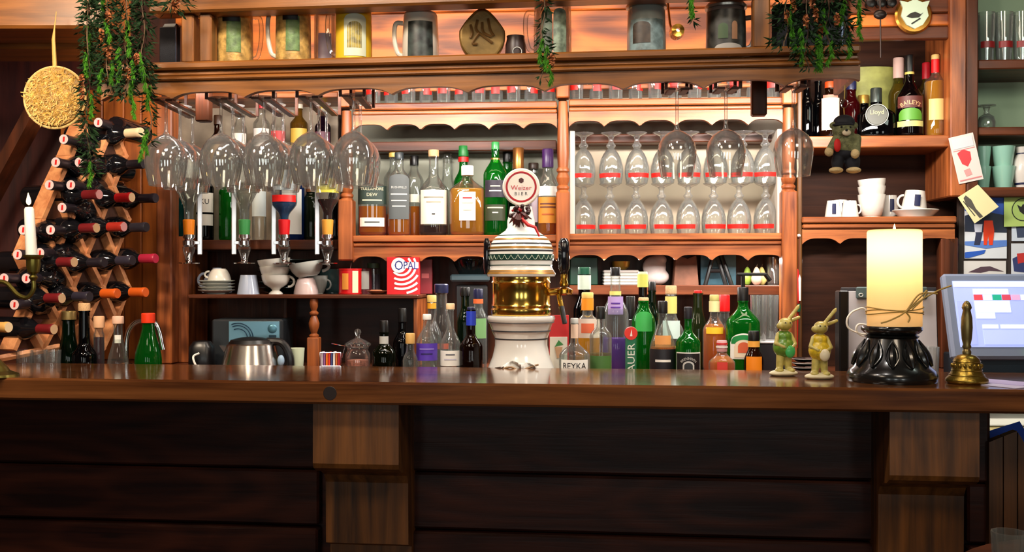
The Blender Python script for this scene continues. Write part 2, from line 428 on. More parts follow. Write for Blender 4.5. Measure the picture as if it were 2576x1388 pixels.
for i, x in enumerate((-1.6, .1, 1.7)):
    w = struct('window_%d' % (i+1), MB().box(x-.36, x-.28, -2.5, -2.43, .92, 2.18).box(x+.28, x+.36, -2.5, -2.43, .92, 2.18).box(x-.28, x+.28, -2.5, -2.43, .92, 1.0).box(x-.28, x+.28, -2.5, -2.43, 2.1, 2.18).box(x-.015, x+.015, -2.48, -2.43, 1.0, 2.1), WALN)
# roof beam and boards of the sloping corner on the left
def bar3(p, q, wx, wy):
    """square bar between two points (pixel, row, depth)"""
    a = Vector((X(p[0], p[2]), p[2], Z(p[1], p[2]))); b = Vector((X(q[0], q[2]), q[2], Z(q[1], q[2])))
    d = (b-a).normalized(); s_ = d.cross(Vector((0, 1, 0))).normalized()*wx/2; t = Vector((0, 1, 0))*wy/2
    vs = [a-s_-t, a+s_-t, a+s_+t, a-s_+t, b-s_-t, b+s_-t, b+s_+t, b-s_+t]
    return MB().add(vs, [(3, 2, 1, 0), (4, 5, 6, 7), (0, 1, 5, 4), (1, 2, 6, 5), (2, 3, 7, 6), (3, 0, 4, 7)])
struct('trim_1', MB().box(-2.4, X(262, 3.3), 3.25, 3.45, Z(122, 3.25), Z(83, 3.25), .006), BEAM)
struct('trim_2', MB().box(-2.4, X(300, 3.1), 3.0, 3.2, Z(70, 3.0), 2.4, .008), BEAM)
struct('trim_3', bar3((96, 270, 3.7), (-60, 560, 3.7), .035, .10), WALNV)
rp = struct('trim_4', MB().box(X(-80, 3.95), X(250, 3.95), 3.93, 3.99, ZW, 2.2), wood('maroon_board', (46, 18, 18), (86, 36, 28), 'z', .5))
# orange tongue and groove boards behind the wine rack
tg = fthing(B, 'board_partition', 'upright orange pine boards behind the wine rack', 'partition')
pxs = [150, 205, 258, 312, 356, 400]
for a, b in zip(pxs[:-1], pxs[1:]):
    MB().box(B.u(a, .16)+.001, B.u(b, .16)-.001, .16, .19, ZW, 2.06, .004).build('board', PANELV, tg, smooth=False)

# ================================================================== THE BAR COUNTER
ct = fthing(C, 'countertop', 'long varnished reddish brown bar top across the picture', 'countertop')
MB().box(C.u(-260), C.u(2860), 0, .455, ZC-.058, ZC, .006).build('top_board', TOPW, ct, smooth=False)
MB().lathe([(.0, 0), (S(17, 2.63), 0), (S(21, 2.63), .003)], 20, c=(C.u(830), -.0005, C.z(830, 989)), axis=(0, 1, 0)).build('round_knot', mat((28, 14, 10), .5), ct)
bf = fthing(C, 'bar_front', 'dark stained plank front of the bar under the countertop', 'bar front')
rows = [1.042, .832, .672, .47, .26, .03]
for a, b in ((-260, 800), (990, 2250), (2436, 2490)):
    for k in range(5):
        d = (.22, .226, .215, .222, .218)[k]
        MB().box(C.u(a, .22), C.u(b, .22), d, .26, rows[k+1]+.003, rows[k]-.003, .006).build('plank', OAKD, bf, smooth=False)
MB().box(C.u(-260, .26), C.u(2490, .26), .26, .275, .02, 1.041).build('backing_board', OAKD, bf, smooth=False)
def corbel(a, b):
    pr = [(.26, 1.041), (.03, 1.041), (.03, .885), (.036, .872), (.06, .86), (.10, .852), (.13, .838), (.145, .815), (.148, .65), (.19, .635), (.19, .03), (.26, .03)]
    u0, u1 = C.u(a, .03), C.u(b, .03); n = len(pr)
    vs = [(u0, v, z) for v, z in pr]+[(u1, v, z) for v, z in pr]
    fs = [tuple(range(n)), tuple(range(2*n-1, n-1, -1))]+[(i, (i+1) % n, (i+1) % n+n, i+n) for i in range(n)]
    MB().add(vs, fs).build('corbel', OAKDV, bf, smooth=False)
corbel(787, 1003); corbel(2238, 2464)
# passage beside the bar: half door board, pale cupboard and leaflet behind it
hd = fthing(C, 'half_door', 'dark plank half door beside the right end of the bar', 'half door')
for a, b, t0, t1 in ((2487, 2524, 1112, 1098), (2524, 2560, 1097, 1084), (2560, 2600, 1088, 1150), (2600, 2700, 1150, 1150)):
    u0, u1 = C.u(a, .2)+.0015, C.u(b, .2)-.0015
    MB().prism([(u0, .03), (u1, .03), (u1, C.z(b, t1, .2)), (u0, C.z(a, t0, .2))], .2, .23).build('plank', OAKDV, hd, smooth=False)
pc = thing('low_cupboard', 'pale yellow low cupboard seen under the flap of the bar', 'cupboard', (1.62, 3.5, 0))
MB().box(-.25, .6, 0, .4, .05, .865, .004).build('carcass', mat((196, 178, 120), .6), pc, smooth=False)
MB().box(-.27, .62, -.02, .42, .865, .89, .004).build('worktop', mat((214, 212, 196), .4), pc, smooth=False)
lf = MB().box(-.055, .055, -.035, .035, 0, .004).build('leaflet', mat((60, 96, 206), .4)); lf.location = (1.36, 2.83, .925); lf.rotation_euler = (radians(58), radians(-14), .2)
tag(lf, 'blue leaflet tucked behind the half door by the right edge', 'leaflet')
# worktop behind the counter
wt = thing('back_worktop', 'dark worktop behind the counter carrying bottles and kettle', 'worktop')
a0 = C.w(C.u(-250, .46), .46, 0); a1 = C.w(C.u(2800, .46), .46, 0)
poly = [a0[:2], a1[:2], (a1[0], 4.048), (a0[0]-.1, 4.048)]
vs = [(x, y, ZW-.03) for x, y in poly]+[(x, y, ZW) for x, y in poly]
MB().add(vs, [(3, 2, 1, 0), (4, 5, 6, 7), (0, 1, 5, 4), (1, 2, 6, 5), (2, 3, 7, 6), (3, 0, 4, 7)]).build('board', WALN, wt, smooth=False)
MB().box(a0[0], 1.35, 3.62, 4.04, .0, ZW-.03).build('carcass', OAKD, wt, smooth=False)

# ================================================================== BACK SHELVES
def zB(py, v=0, px=1430): return B.z(px, py, v)
def valance(root, F, p0, p1, v0, th, zt, zb, amp, per, m, ph=0, name='scalloped_valance'):
    u0, u1 = F.u(p0, v0), F.u(p1, v0); n = max(8, int((u1-u0)/.006)); vs = []; fs = []
    for i in range(n+1):
        u = u0+(u1-u0)*i/n; a = abs(sin(pi*((u-u0)/per+ph))); z = zb+amp*(1-(1-a)**2.2)
        vs += [(u, v0, zt), (u, v0, z), (u, v0+th, z), (u, v0+th, zt)]
    for i in range(n):
        k = 4*i
        fs += [(k, k+1, k+5, k+4), (k+1, k+2, k+6, k+5), (k+2, k+3, k+7, k+6), (k+3, k, k+4, k+7)]
    fs += [(0, 3, 2, 1), (4*n, 4*n+1, 4*n+2, 4*n+3)]
    return MB().add(vs, fs).build(name, m, root, smooth=False)
bs = fthing(B, 'back_bar_shelves', 'tall pine back bar shelving with scalloped edges and turned posts', 'shelving')
def fascia_shelf(p0, p1, yt, per):
    """board, bead and scalloped valance; yt = row of the board's top edge"""
    zt = zB(yt)
    MB().box(B.u(p0), B.u(p1), -.012, .24, zB(yt+17), zt, .004).build('shelf', PINE, bs, smooth=False)
    MB().box(B.u(p0), B.u(p1), -.006, .02, zB(yt+29), zB(yt+19), .004).build('bead', PINE, bs, smooth=False)
    valance(bs, B, p0, p1, .0, .018, zB(yt+29.5), zB(yt+68), S(15, 3.55), S(per, 3.55), PINE)
fascia_shelf(888, 1401, 255, 87); fascia_shelf(1431, 1969, 251, 89)
fascia_shelf(888, 1401, 591, 87); fascia_shelf(1431, 1969, 588, 89)
def post(px, w, yb, ysq, ring, yt):
    """square foot up to row ysq, turned rings, round column to the top block"""
    c = B.u(px, -.02); r = S(w, 3.54)/2; mb = MB()
    z = lambda y: B.z(px, y, -.02)
    mb.box(c-r, c+r, -.03, .035, z(yb), z(ysq), .004)
    k = z(ysq); e = z(ring); pr = [(r*.98, k), (r*.8, k+.006), (r*.95, k+.012), (r*.95, k+.018), (r*.72, k+.024), (r*.92, (k+e)/2), (r*1.0, (k+e)/2+.01), (r*.74, e-.012), (r*.96, e-.006), (r*.96, e), (r*.78, e+.008), (r*.9, e+.05), (r*.84, (e+z(yt))/2), (r*.66, z(yt)-.01)]
    mb.lathe(pr, 20, c=(c, .0, 0)); mb.box(c-r*.98, c+r*.98, -.03, .03, z(yt), z(yt)+.09, .004)
    mb.build('post', PINEV, bs, ang=.5)
post(869, 36, 655, 502, 452, 270); post(1416, 34, 652, 482, 425, 246); post(1986, 36, 935, 480, 430, 262)
MB().box(B.u(398), B.u(437), -.02, .05, ZW, 2.0, .005).build('post', PINEV, bs, smooth=False)
MB().box(B.u(437, .05), B.u(474, .05), .05, .24, ZW, zB(590), .003).build('side_panel', PINEV, bs, smooth=False)
# backs
SAGE = mat((150, 150, 132), .55, var=.12, vscale=6)
MB().box(B.u(437, .24), B.u(850, .24), .24, .26, zB(625), 2.02).build('back_panel', mat((168, 150, 128), .6, var=.2, vscale=14), bs, smooth=False)
MB().box(B.u(880, .24), B.u(1405, .24), .24, .26, zB(600), 2.02).build('back_panel', SAGE, bs, smooth=False)
MB().box(B.u(1425, .24), B.u(1975, .24), .24, .26, zB(600), 2.02).build('back_panel', mat((206, 186, 160), .5), bs, smooth=False)
MB().box(B.u(890, .14), B.u(1400, .14), .14, .24, zB(377, .14), zB(352, .14), .003).build('back_ledge', WALN, bs, smooth=False)
MB().box(B.u(1433, .14), B.u(1966, .14), .14, .24, zB(360, .14), zB(338, .14), .003).build('back_ledge', WALN, bs, smooth=False)
for a, b in ((1433, 1446), (1956, 1968)):
    MB().box(B.u(a, .03), B.u(b, .03), .03, .22, zB(588), zB(326), .002).build('side_lining', mat((226, 214, 200), .5), bs, smooth=False)
MB().box(B.u(437, .06), B.u(850, .06), .06, .24, zB(626, .06), zB(601, .06), .003).build('shelf', WALN, bs, smooth=False)
MB().box(B.u(437, .04), B.u(850, .04), .04, .24, 2.0, 2.02, .003).build('shelf', PINE, bs, smooth=False)
MB().box(B.u(1432, .12), B.u(1969, .12), .12, .34, zB(742, .12), zB(717, .12), .003).build('shelf', WALN, bs, smooth=False)
MB().box(B.u(437, .34), B.u(1052, .34), .34, .36, ZW, zB(600), 0).build('recess_back', WALNV, bs, smooth=False)
MB().box(B.u(1053, .34), B.u(1990, .34), .34, .36, ZW, zB(600), 0).build('recess_back', WALNV, bs, smooth=False)
# pine boards above, behind the steins
zz = [2.035, 2.19, 2.36, 2.53, 2.7]
for k in range(4):
    MB().box(B.u(440, .3), B.u(1990, .3), .3, .325, zz[k]+.001, zz[k+1]-.001, .004).build('wall_board', PANEL, bs, smooth=False)
MB().box(B.u(440, .05), B.u(1990, .05), .05, .3, 2.02, 2.035, .002).build('top_board', PINE, bs, smooth=False)
# little side shelf with a turned baluster
ss = fthing(B, 'side_shelf', 'low brown shelf holding cups and the red tin above the kettle', 'shelf')
MB().box(B.u(472, -.1), B.u(1052, -.1), -.1, .33, zB(751, -.1, 800), zB(741, -.1, 800), .003).build('board', WALN, ss, smooth=False)
MB().box(B.u(1040, -.08), B.u(1050, -.08), -.08, .3, ZW, zB(751, -.1, 800), .002).build('end_board', PINEV, ss, smooth=False)
MB().box(B.u(720, .15), B.u(1040, .15), .15, .165, ZW, zB(751, -.1, 800)).build('back_panel', OAKD, ss, smooth=False)
MB().box(B.u(716, .05), B.u(726, .05), .03, .16, ZW, zB(751, -.1, 800), .002).build('divider', WALNV, ss, smooth=False)
zz_ = lambda y: B.z(790, y, -.08); r = S(16, 3.5)
MB().box(B.u(790, -.08)-r*.95, B.u(790, -.08)+r*.95, -.08-r*.9, -.08+r*.9, ZW, zz_(848), .003).lathe(
    [(r*.7, zz_(848)), (r*.8, zz_(843)), (r*.45, zz_(838)), (r*.55, zz_(834)), (r*.8, zz_(822)), (r*.85, zz_(812)), (r*.6, zz_(800)), (r*.4, zz_(794)), (r*.7, zz_(790)), (r*.72, zz_(786)), (r*.4, zz_(781)), (r*.62, zz_(772)), (r*.7, zz_(762)), (r*.6, zz_(751))], 16, c=(B.u(790, -.08), -.08, 0)).build('turned_baluster', PINEV, ss)

# ================================================================== OVERHEAD BEAM SHELF
zO = lambda py, v=0: O.z(1300, py, v)
ob = fthing(O, 'overhead_shelf', 'heavy brown beam shelf with scalloped edge carrying steins above the bar', 'overhead shelf')
E0, E1 = 252, 2166
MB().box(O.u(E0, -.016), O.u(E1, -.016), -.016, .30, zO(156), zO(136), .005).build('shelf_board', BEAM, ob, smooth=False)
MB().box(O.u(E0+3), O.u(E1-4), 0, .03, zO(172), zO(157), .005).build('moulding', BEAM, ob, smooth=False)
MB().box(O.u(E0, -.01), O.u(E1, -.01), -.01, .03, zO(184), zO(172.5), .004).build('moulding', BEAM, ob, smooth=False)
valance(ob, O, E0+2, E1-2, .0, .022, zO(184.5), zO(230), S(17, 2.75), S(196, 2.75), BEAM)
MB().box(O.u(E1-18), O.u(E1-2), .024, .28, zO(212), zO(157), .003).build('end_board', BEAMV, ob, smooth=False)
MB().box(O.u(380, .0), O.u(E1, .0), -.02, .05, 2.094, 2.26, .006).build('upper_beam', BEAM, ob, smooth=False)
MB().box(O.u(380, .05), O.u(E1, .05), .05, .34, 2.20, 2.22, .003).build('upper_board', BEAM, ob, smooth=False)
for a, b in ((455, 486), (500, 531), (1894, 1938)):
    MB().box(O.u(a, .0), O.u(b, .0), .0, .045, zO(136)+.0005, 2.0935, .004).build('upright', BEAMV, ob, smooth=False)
for a, b, y in ((490, 524, 305), (1891, 1930, 290)):
    MB().box(O.u(a, .2), O.u(b, .2), .2, .235, O.z(a, y, .2), zO(157), .004).build('bracket', WALNV, ob, smooth=False)
RAILS = []
for px_, n_ in ((418, 3), (556, 3), (664, 3), (782, 3), (890, 2), (1703, 1), (1826, 1), (1996, 1)):
    x_, y_ = O.at(px_, .075); RAILS.append((px_, n_, y_, x_))
ZR = 1.868
rr_ = fthing(O, 'glass_rack', 'dark slotted rails under the beam that hold the hanging wine glasses', 'glass rack')
M_ = (Matrix.Translation((0, O.y0, 0)) @ Matrix.Rotation(-O.a, 4, 'Z')).inverted()
for (px_, n, y, x) in RAILS:
    y1 = y+.122*(n-1)+.045
    for s_ in (-1, 1):
        MB().box(x+s_*.018-.009, x+s_*.018+.009, y-.035, y1, ZR-.006, ZR).box(x+s_*.033-.004, x+s_*.033+.004, y-.03, y-.022, ZR-.003, zO(157)-.001).box(x+s_*.033-.004, x+s_*.033+.004, y1-.01, y1, ZR-.003, zO(157)-.001).xf(M_).build('rail', WALN, rr_, smooth=False)

# ================================================================== RIGHT HAND CUPBOARD
rc = fthing(B, 'wall_cupboard', 'open brown cupboard with liqueurs and cups beside the glass shelves', 'cupboard')
DK = wood('cupboard_back', (34, 16, 9), (66, 36, 22), 'x', .6, spec=.15)
MB().box(B.u(2012, .24), B.u(2400, .24), .24, .26, ZW, 2.5).build('back_panel', DK, rc, smooth=False)
MB().box(B.u(2006), B.u(2018), -.0, .24, ZW, 2.3, .003).build('side_board', OAKDV, rc, smooth=False)
MB().box(B.u(2386), B.u(2426), -.02, .24, zB(500), 2.5, .004).build('side_board', PINEV, rc, smooth=False)
MB().box(B.u(2427), B.u(2456), -.02, .24, zB(500), 2.5, .004).build('side_board', WALNV, rc, smooth=False)
MB().box(B.u(2018, .02), B.u(2386, .02), .0, .24, zB(370, 0, 2200), zB(341, 0, 2200), .003).build('shelf', PINE, rc, smooth=False)
zr = lambda y, v=0: B.z(2200, y, v)
MB().box(B.u(2016), B.u(2404), -.014, .24, zr(561), zr(545), .004).build('shelf', PINE, rc, smooth=False)
MB().box(B.u(2018), B.u(2402), -.008, .02, zr(575), zr(563), .004).build('bead', PINE, rc, smooth=False)
valance(rc, B, 2018, 2402, .0, .018, zr(576), zr(614), S(15, 3.5), S(93, 3.5), PINE)
MB().box(B.u(2018, .06), B.u(2372, .06), .06, .08, ZW, zr(590)).build('lower_panel', DK, rc, smooth=False)
MB().box(B.u(2368, .0), B.u(2412, .0), .0, .05, ZW, zr(598), .004).build('post', WALNV, rc, smooth=False)
for k, (a, b) in enumerate(((0, 34), (36, 66), (68, 100))):
    MB().box(B.u(2140), B.u(2412), -.0, .03, zr(b), zr(a) if k else 2.5, .004).build('top_board', PANEL if k == 1 else WALN, rc, smooth=False)
# far right: sage backed glass shelves
gs = fthing(B, 'glass_shelves', 'shelves with a sage green back at the right edge', 'shelving')
zg = lambda y: B.z(2520, y, .0)
MB().box(B.u(2457, .24), B.u(2720, .24), .24, .26, zg(500), 2.5).build('back_panel', mat((158, 178, 146), .6, var=.08, vscale=5), gs, smooth=False)
for a, b in ((151, 175), (320, 341), (471, 496)):
    MB().box(B.u(2457), B.u(2720), -.01, .24, zg(b), zg(a), .004).build('shelf', WALN, gs, smooth=False)
MB().box(B.u(2412, .03), B.u(2720, .03), .03, .05, ZW, zg(497)).build('photo_board', wood('photo_board', (38, 30, 28), (74, 58, 50), 'z', .5), gs, smooth=False)
# ================================================================== HANGING WINE GLASSES
def stemware(name, label, cat, prof, loc, group, g=CLEAR, stem=None):
    o = thing(name, label, cat, loc, 0, group)
    bowl, st, foot = prof
    tip = bowl[-1][1] if bowl[0][0] > bowl[-1][0] else None
    if tip is not None:      # mouth at the first ring: close the bowl's floor inside, then come back down to the mouth
        prof_ = list(bowl)+[(0, bowl[-1][1])]; ins = [(0, bowl[-1][1]-.004)]+[(max(r-.0011, .0005), z-.002 if k else z) for k, (r, z) in reversed(list(enumerate(bowl[:-1])))]
        ring = prof_; mbw = MB().lathe(prof_, 32, cap=False).lathe(ins, 32, cap=False)
        mbw.lathe([ins[-1], bowl[0]], 32, cap=False)
    else:
        mbw = MB().lathe([(0, bowl[0][1])]+list(bowl)+[(r-.0011, z) for r, z in reversed(bowl[1:])]+[(0, bowl[1][1])], 32, cap=False)
    mbw.build('bowl', g, o, ang=1.2)
    MB().lathe(st, 14).build('stem', STEMB, o, ang=1.2)
    MB().lathe(foot, 28).build('foot', STEMB, o, ang=1.2)
    return o
STEMG = glass((253, 254, 253), .93, 3.0, body=.075)  # pale edge diffuse draws bright outlines into the glass
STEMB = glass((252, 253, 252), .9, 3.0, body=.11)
BALLOON = ([(.0475, 0), (.052, .02), (.0568, .045), (.0595, .068), (.0575, .09), (.0505, .11), (.038, .127), (.023, .139), (.010, .146)],
           [(.010, .146), (.0058, .153), (.0045, .165), (.0042, .205), (.0048, .230), (.008, .242)],
           [(.008, .242), (.034, .2445), (.035, .2465), (.0, .2475)])
TULIP = ([(.043, 0), (.047, .025), (.051, .05), (.052, .07), (.048, .09), (.038, .107), (.023, .119), (.009, .126)],
         [(.009, .126), (.0055, .134), (.0045, .15), (.0045, .20), (.005, .222), (.008, .234)],
         [(.008, .234), (.034, .2365), (.035, .2385), (.0, .2395)])
WHERE = ['by the wine rack', 'by the first bracket', 'in the middle of the left cluster', 'right of the middle of the left cluster', 'nearest the whisky bottles']
first = {}
for ri, (px, n, y, x) in enumerate(RAILS):
    for k in range(n):
        yy = y+.122*k
        big = ri < 5
        if big: lab = 'balloon wine glass hanging %s, %s of its rail' % (WHERE[ri], ['front', 'middle', 'rear'][k])
        else: lab = 'clear tulip wine glass hanging upside down, %s' % ['left of the three on the right', 'middle of the three on the right', 'beside the plush bear'][ri-5]
        pr = BALLOON if big else TULIP
        if big not in first:
            first[big] = o = stemware('wine_glass', lab, 'wine glass', pr, (0, 0, 0), 'hanging wine glasses', STEMG)
        else:
            o = copytree(first[big]); o['label'] = lab
        o.location = (x, yy, ZR+.0005-pr[2][0][1])
        o.rotation_euler = (0, 0, random.uniform(-3, 3))

# ================================================================== INVERTED BEER GLASSES
REDM = mat((226, 34, 28), .35)
zs = zB(588)
bx1 = [1468, 1534, 1600, 1664, 1731, 1795, 1859, 1926]; bx2 = [1468, 1537, 1602, 1668, 1733, 1800, 1868, 1925]
BEER = ([(.0375, 0), (.0405, .018), (.0425, .04), (.0415, .062), (.036, .085), (.026, .105), (.017, .117), (.011, .124)],
        [(.011, .124), (.0165, .131), (.0165, .136), (.0105, .142), (.0085, .15), (.009, .158), (.013, .165)],
        [(.013, .165), (.030, .172), (.0365, .176), (.0365, .178), (.0, .1785)])
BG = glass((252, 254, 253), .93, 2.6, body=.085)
bproto = None
for rw, (xs, z0) in enumerate(((bx1, zs), (bx2, zs+.1787))):
    for i, px in enumerate(xs):
        lab = 'upside down beer goblet with red band, %s from the left in the %s row' % (ORD[i], ['lower', 'upper'][rw])
        if bproto is None:
            bproto = o = stemware('beer_glass', lab, 'beer glass', BEER, (0, 0, 0), 'beer goblets in the white compartment', BG)
            patch(.0405, .019, .034, radians(62), r1=.0418, off=.0008).build('red_band', REDM, o)
        else:
            o = copytree(bproto); o['label'] = lab
        x, y = B.at(px, .085); o.location = (x, y, z0); o.rotation_euler = (0, 0, random.uniform(-.5, .5)-atan(x/y))

# ================================================================== TUMBLERS ON THE TOP OF THE SHELVES
tproto = None
def tumbler_mesh(o, r, h, g, band=True):
    MB().lathe([(r*.8, .004), (r*.82, .0), (r*.86, .002), (r, h), (r*.96, h), (r*.82, .008), (0, .008)], 24).build('glass_wall', g, o, ang=1.0)
    if band: patch(r*.93, h*.40, h*.66, radians(34), r1=r*.97).build('red_print', REDM, o)
for sec, (p0, p1, n, yt, nm) in enumerate(((940, 1380, 11, 255, 'left'), (1450, 1945, 11, 251, 'right'))):
    for i in range(n):
        px = p0+(p1-p0)*i/(n-1)
        lab = 'clear tumbler with red print on top of the %s shelf, %s from the left' % (nm, ORD[i])
        if tproto is None:
            tproto = o = thing('tumbler', lab, 'tumbler', group='tumblers on top of the shelves'); tumbler_mesh(o, .0265, .095, BG)
        else: o = copytree(tproto); o['label'] = lab
        x, y = B.at(px, .05+.02*(i % 2)); o.location = (x, y, zB(yt)); o.rotation_euler = (0, 0, random.uniform(-.9, .9))

# ================================================================== WHISKY SHELF
def YB(px, v): return B.Y(px, v)
zsl = zB(591)
g_ = 'spirits on the middle shelf'
LBG = mat((40, 56, 48), .5); LBGREY = mat((84, 88, 88), .45); LBW = mat((240, 230, 210), .55); LBO = mat((214, 140, 50), .5); PALE = mat((220, 214, 178), .6)
SIL = mat((196, 196, 190), .4)
bottle('whiskey_bottle', 'whiskey bottle with dark green label and low amber level at the left post', 937, 386, 72, YB(937, .07), zsl, 455, 472, 26, CLEARB, (412, BLACK), (520, AMBER),
       [(470, 516, 62, LBG, {'text': [('TULLAMORE', 478, 56, PALE), ('DEW', 492, 26, PALE), ('-', 506, 44, PALE)]}), (549, 571, 46, LBW, {'text': [('-', 560, 34, LBGREY)]})], p=3.2, group=g_)
bottle('whiskey_bottle', 'narrow whiskey bottle with tall grey arched label and dark cap', 1004, 384, 58, YB(1004, .06), zsl, 424, 450, 24, CLEARB, (400, mat((46, 54, 58), .35), 23), (538, AMBER),
       [(440, 552, 46, LBGREY, {'arch': .016, 'text': [('BUSHMILLS', 473, 38, SIL), ('-', 490, 36, SIL), ('-', 506, 34, SIL), ('-', 520, 30, SIL)]})], p=3.5, flat=.8, group=g_)
bottle('spirit_bottle', 'clear bottle with yellow cap behind the grey arched label', 990, 371, 50, YB(990, .17), zsl, 420, 450, 20, CLEARB, (394, mat((220, 180, 90), .4), 24), (540, AMBER), group=g_)
bottle('spirit_bottle', 'slim clear bottle with black cap half full of amber', 1042, 392, 48, YB(1042, .15), zsl, 425, 455, 20, CLEARB, (415, BLACK, 22), (520, AMBER), [(490, 510, 50, LBW)], group=g_)
bottle('whisky_bottle', 'broad clear bottle with cork and large cream label', 1091, 377, 74, YB(1091, .07), zsl, 440, 480, 25, CLEARB, (393, CORK, 27), (568, DARKL),
       [(480, 565, 58, LBW, {'text': [('-', 498, 50, mat((150, 140, 120), .6)), ('-', 510, 36, mat((170, 160, 140), .6)), ('-', 540, 8, INK)]})], bulge=0, group=g_)
bottle('decanter_bottle', 'clear bulbous bottle with a glass stopper behind the cream label', 1126, 386, 44, YB(1126, .2), zsl, 440, 480, 26, CLEARB, (398, CLEARB, 22), None, group=g_)
bottle('whisky_bottle', 'squat square bottle of bright amber whisky with white stopper', 1176, 417, 92, YB(1176, .06), zsl, 448, 480, 26, CLEARB, (440, WHITE, 32), (475, GOLD),
       [(485, 556, 24, WHITE, {'text': [('-', 500, 22, RED), ('-', 512, 26, mat((206, 170, 160), .5)), ('-', 530, 20, mat((206, 190, 160), .5))]})], p=3.0, flat=.75, group=g_)
bottle('green_bottle', 'green bottle with red and green neck behind the squat amber bottle', 1166, 367, 50, YB(1166, .15), zsl, 425, 460, 22, GREEN, (392, mat((30, 120, 50), .4), 26), None, [(395, 408, 89, RED, {'r': .5})], group=g_)
bottle('green_bottle', 'tall bright green bottle with dark label and pale crest', 1246, 357, 60, YB(1246, .06), zsl, 398, 440, 20, GREEN, (376, mat((60, 150, 80), .3), 20), None,
       [(455, 498, 56, mat((44, 36, 50), .5), {'text': [('-', 470, 24, PALE), ('-', 482, 30, SIL)]}), (516, 556, 54, mat((52, 58, 36), .5), {'text': [('-', 524, 40, PALE), ('-', 536, 14, SIL)]}), (398, 410, 80, GOLDM, {'r': .34})], group=g_)
bottle('green_bottle', 'green bottle with black capsule behind the tap badge', 1277, 370, 52, YB(1277, .195), zsl, 430, 462, 24, GREEN, (408, BLACK, 25), group=g_)
bottle('sparkling_bottle', 'bottle with a copper foil neck behind the tap badge', 1304, 372, 54, YB(1304, .125), zsl, 430, 470, 26, DGREEN, (425, mat((196, 130, 70), .3, .8), 28), group=g_)
bottle('liqueur_bottle', 'clear bottle with purple capsule and amber label right of the tap badge', 1378, 375, 52, YB(1378, .07), zsl, 432, 470, 25, CLEARB, (420, mat((66, 30, 90), .35), 29), (498, AMBER),
       [(497, 562, 60, LBO, {'text': [('-', 514, 40, mat((110, 60, 50), .5)), ('-', 522, 40, mat((110, 60, 50), .5)), ('-', 540, 30, mat((190, 90, 40), .5))]}), (470, 494, 58, WHITE)], group=g_)
bottle('spirit_bottle', 'clear bottle with a brown cap just behind the tap badge rim', 1342, 410, 44, YB(1342, .175), zsl, 440, 470, 24, CLEARB, (424, mat((60, 44, 34), .4), 26), (520, WATER), [(480, 560, 50, mat((214, 196, 210), .5))], group=g_)

# ================================================================== OPTICS (left section): chrome measures with inverted bottles
Yo = YB(640, -.05)
def inv_bottle(name, label, px, ybase, ymouth, w, s_body, s_neck, nw, g, liq, labs):
    mir = lambda y: ybase+ymouth-y
    zb = Z(ymouth, Yo)
    o = bottle(name, label, px, mir(ymouth), w, Yo, Z(mir(ybase), Yo), mir(s_neck), mir(s_body), nw, g, None, None, [(mir(b), mir(t), a, m) for t, b, a, m in labs], group='inverted bottles on optics')
    if liq:      # drink settles against the neck
        lv = Z(mir(liq[0]), Yo)-Z(mir(ybase), Yo); R = S(w, Yo)/2*.92; rn = S(nw, Yo)/2*.86
        za, zbod, ztop = [Z(mir(q), Yo)-Z(mir(ybase), Yo) for q in (s_neck, s_body, ymouth)]
        pr = []
        if lv < zbod: pr.append((R, lv))
        else: pr.append((R+(rn-R)*(lv-zbod)/(za-zbod), lv))
        for i in range(7):
            q = i/6; e = .5-.5*cos(pi*q); z = zbod+(za-zbod)*q
            if z > lv: pr.append((R+(rn-R)*(e*.75+q*.25), z))
        pr.append((rn, ztop-.004))
        MB().lathe(pr, 24).build('liquid', liq[1], o)
    o.location.z = Z(ybase, Yo); o.rotation_euler = (0, pi, o.rotation_euler[2])
    return o
inv_bottle('inverted_bottle', 'inverted clear spirit bottle above the orange stopper', 475, 390, 556, 72, 465, 525, 24, CLEARB, (470, WATER), [(405, 450, 60, WHITE)])
inv_bottle('inverted_bottle', 'inverted clear bottle with pale label above the green stopper', 615, 372, 556, 70, 468, 530, 24, CLEARB, (476, WATER), [(415, 462, 60, WHITE)])
inv_bottle('inverted_bottle', 'inverted bottle with blue drink and red label above the red stopper', 715, 360, 556, 64, 510, 545, 22, CLEARB, (500, liquid((60, 140, 190), .3)), [(492, 509, 62, REDM), (430, 480, 60, mat((210, 224, 236), .4))])
inv_bottle('inverted_bottle', 'inverted bottle with yellow label and brown drink above the orange label stopper', 824, 370, 556, 62, 492, 535, 24, CLEARB, (502, DARKL), [(450, 486, 62, mat((226, 214, 50), .45))])
STOP = {475: ((240, 134, 20), 'orange'), 615: ((52, 130, 66), 'green'), 715: ((214, 20, 26), 'red'), 824: ((230, 160, 60), 'amber')}
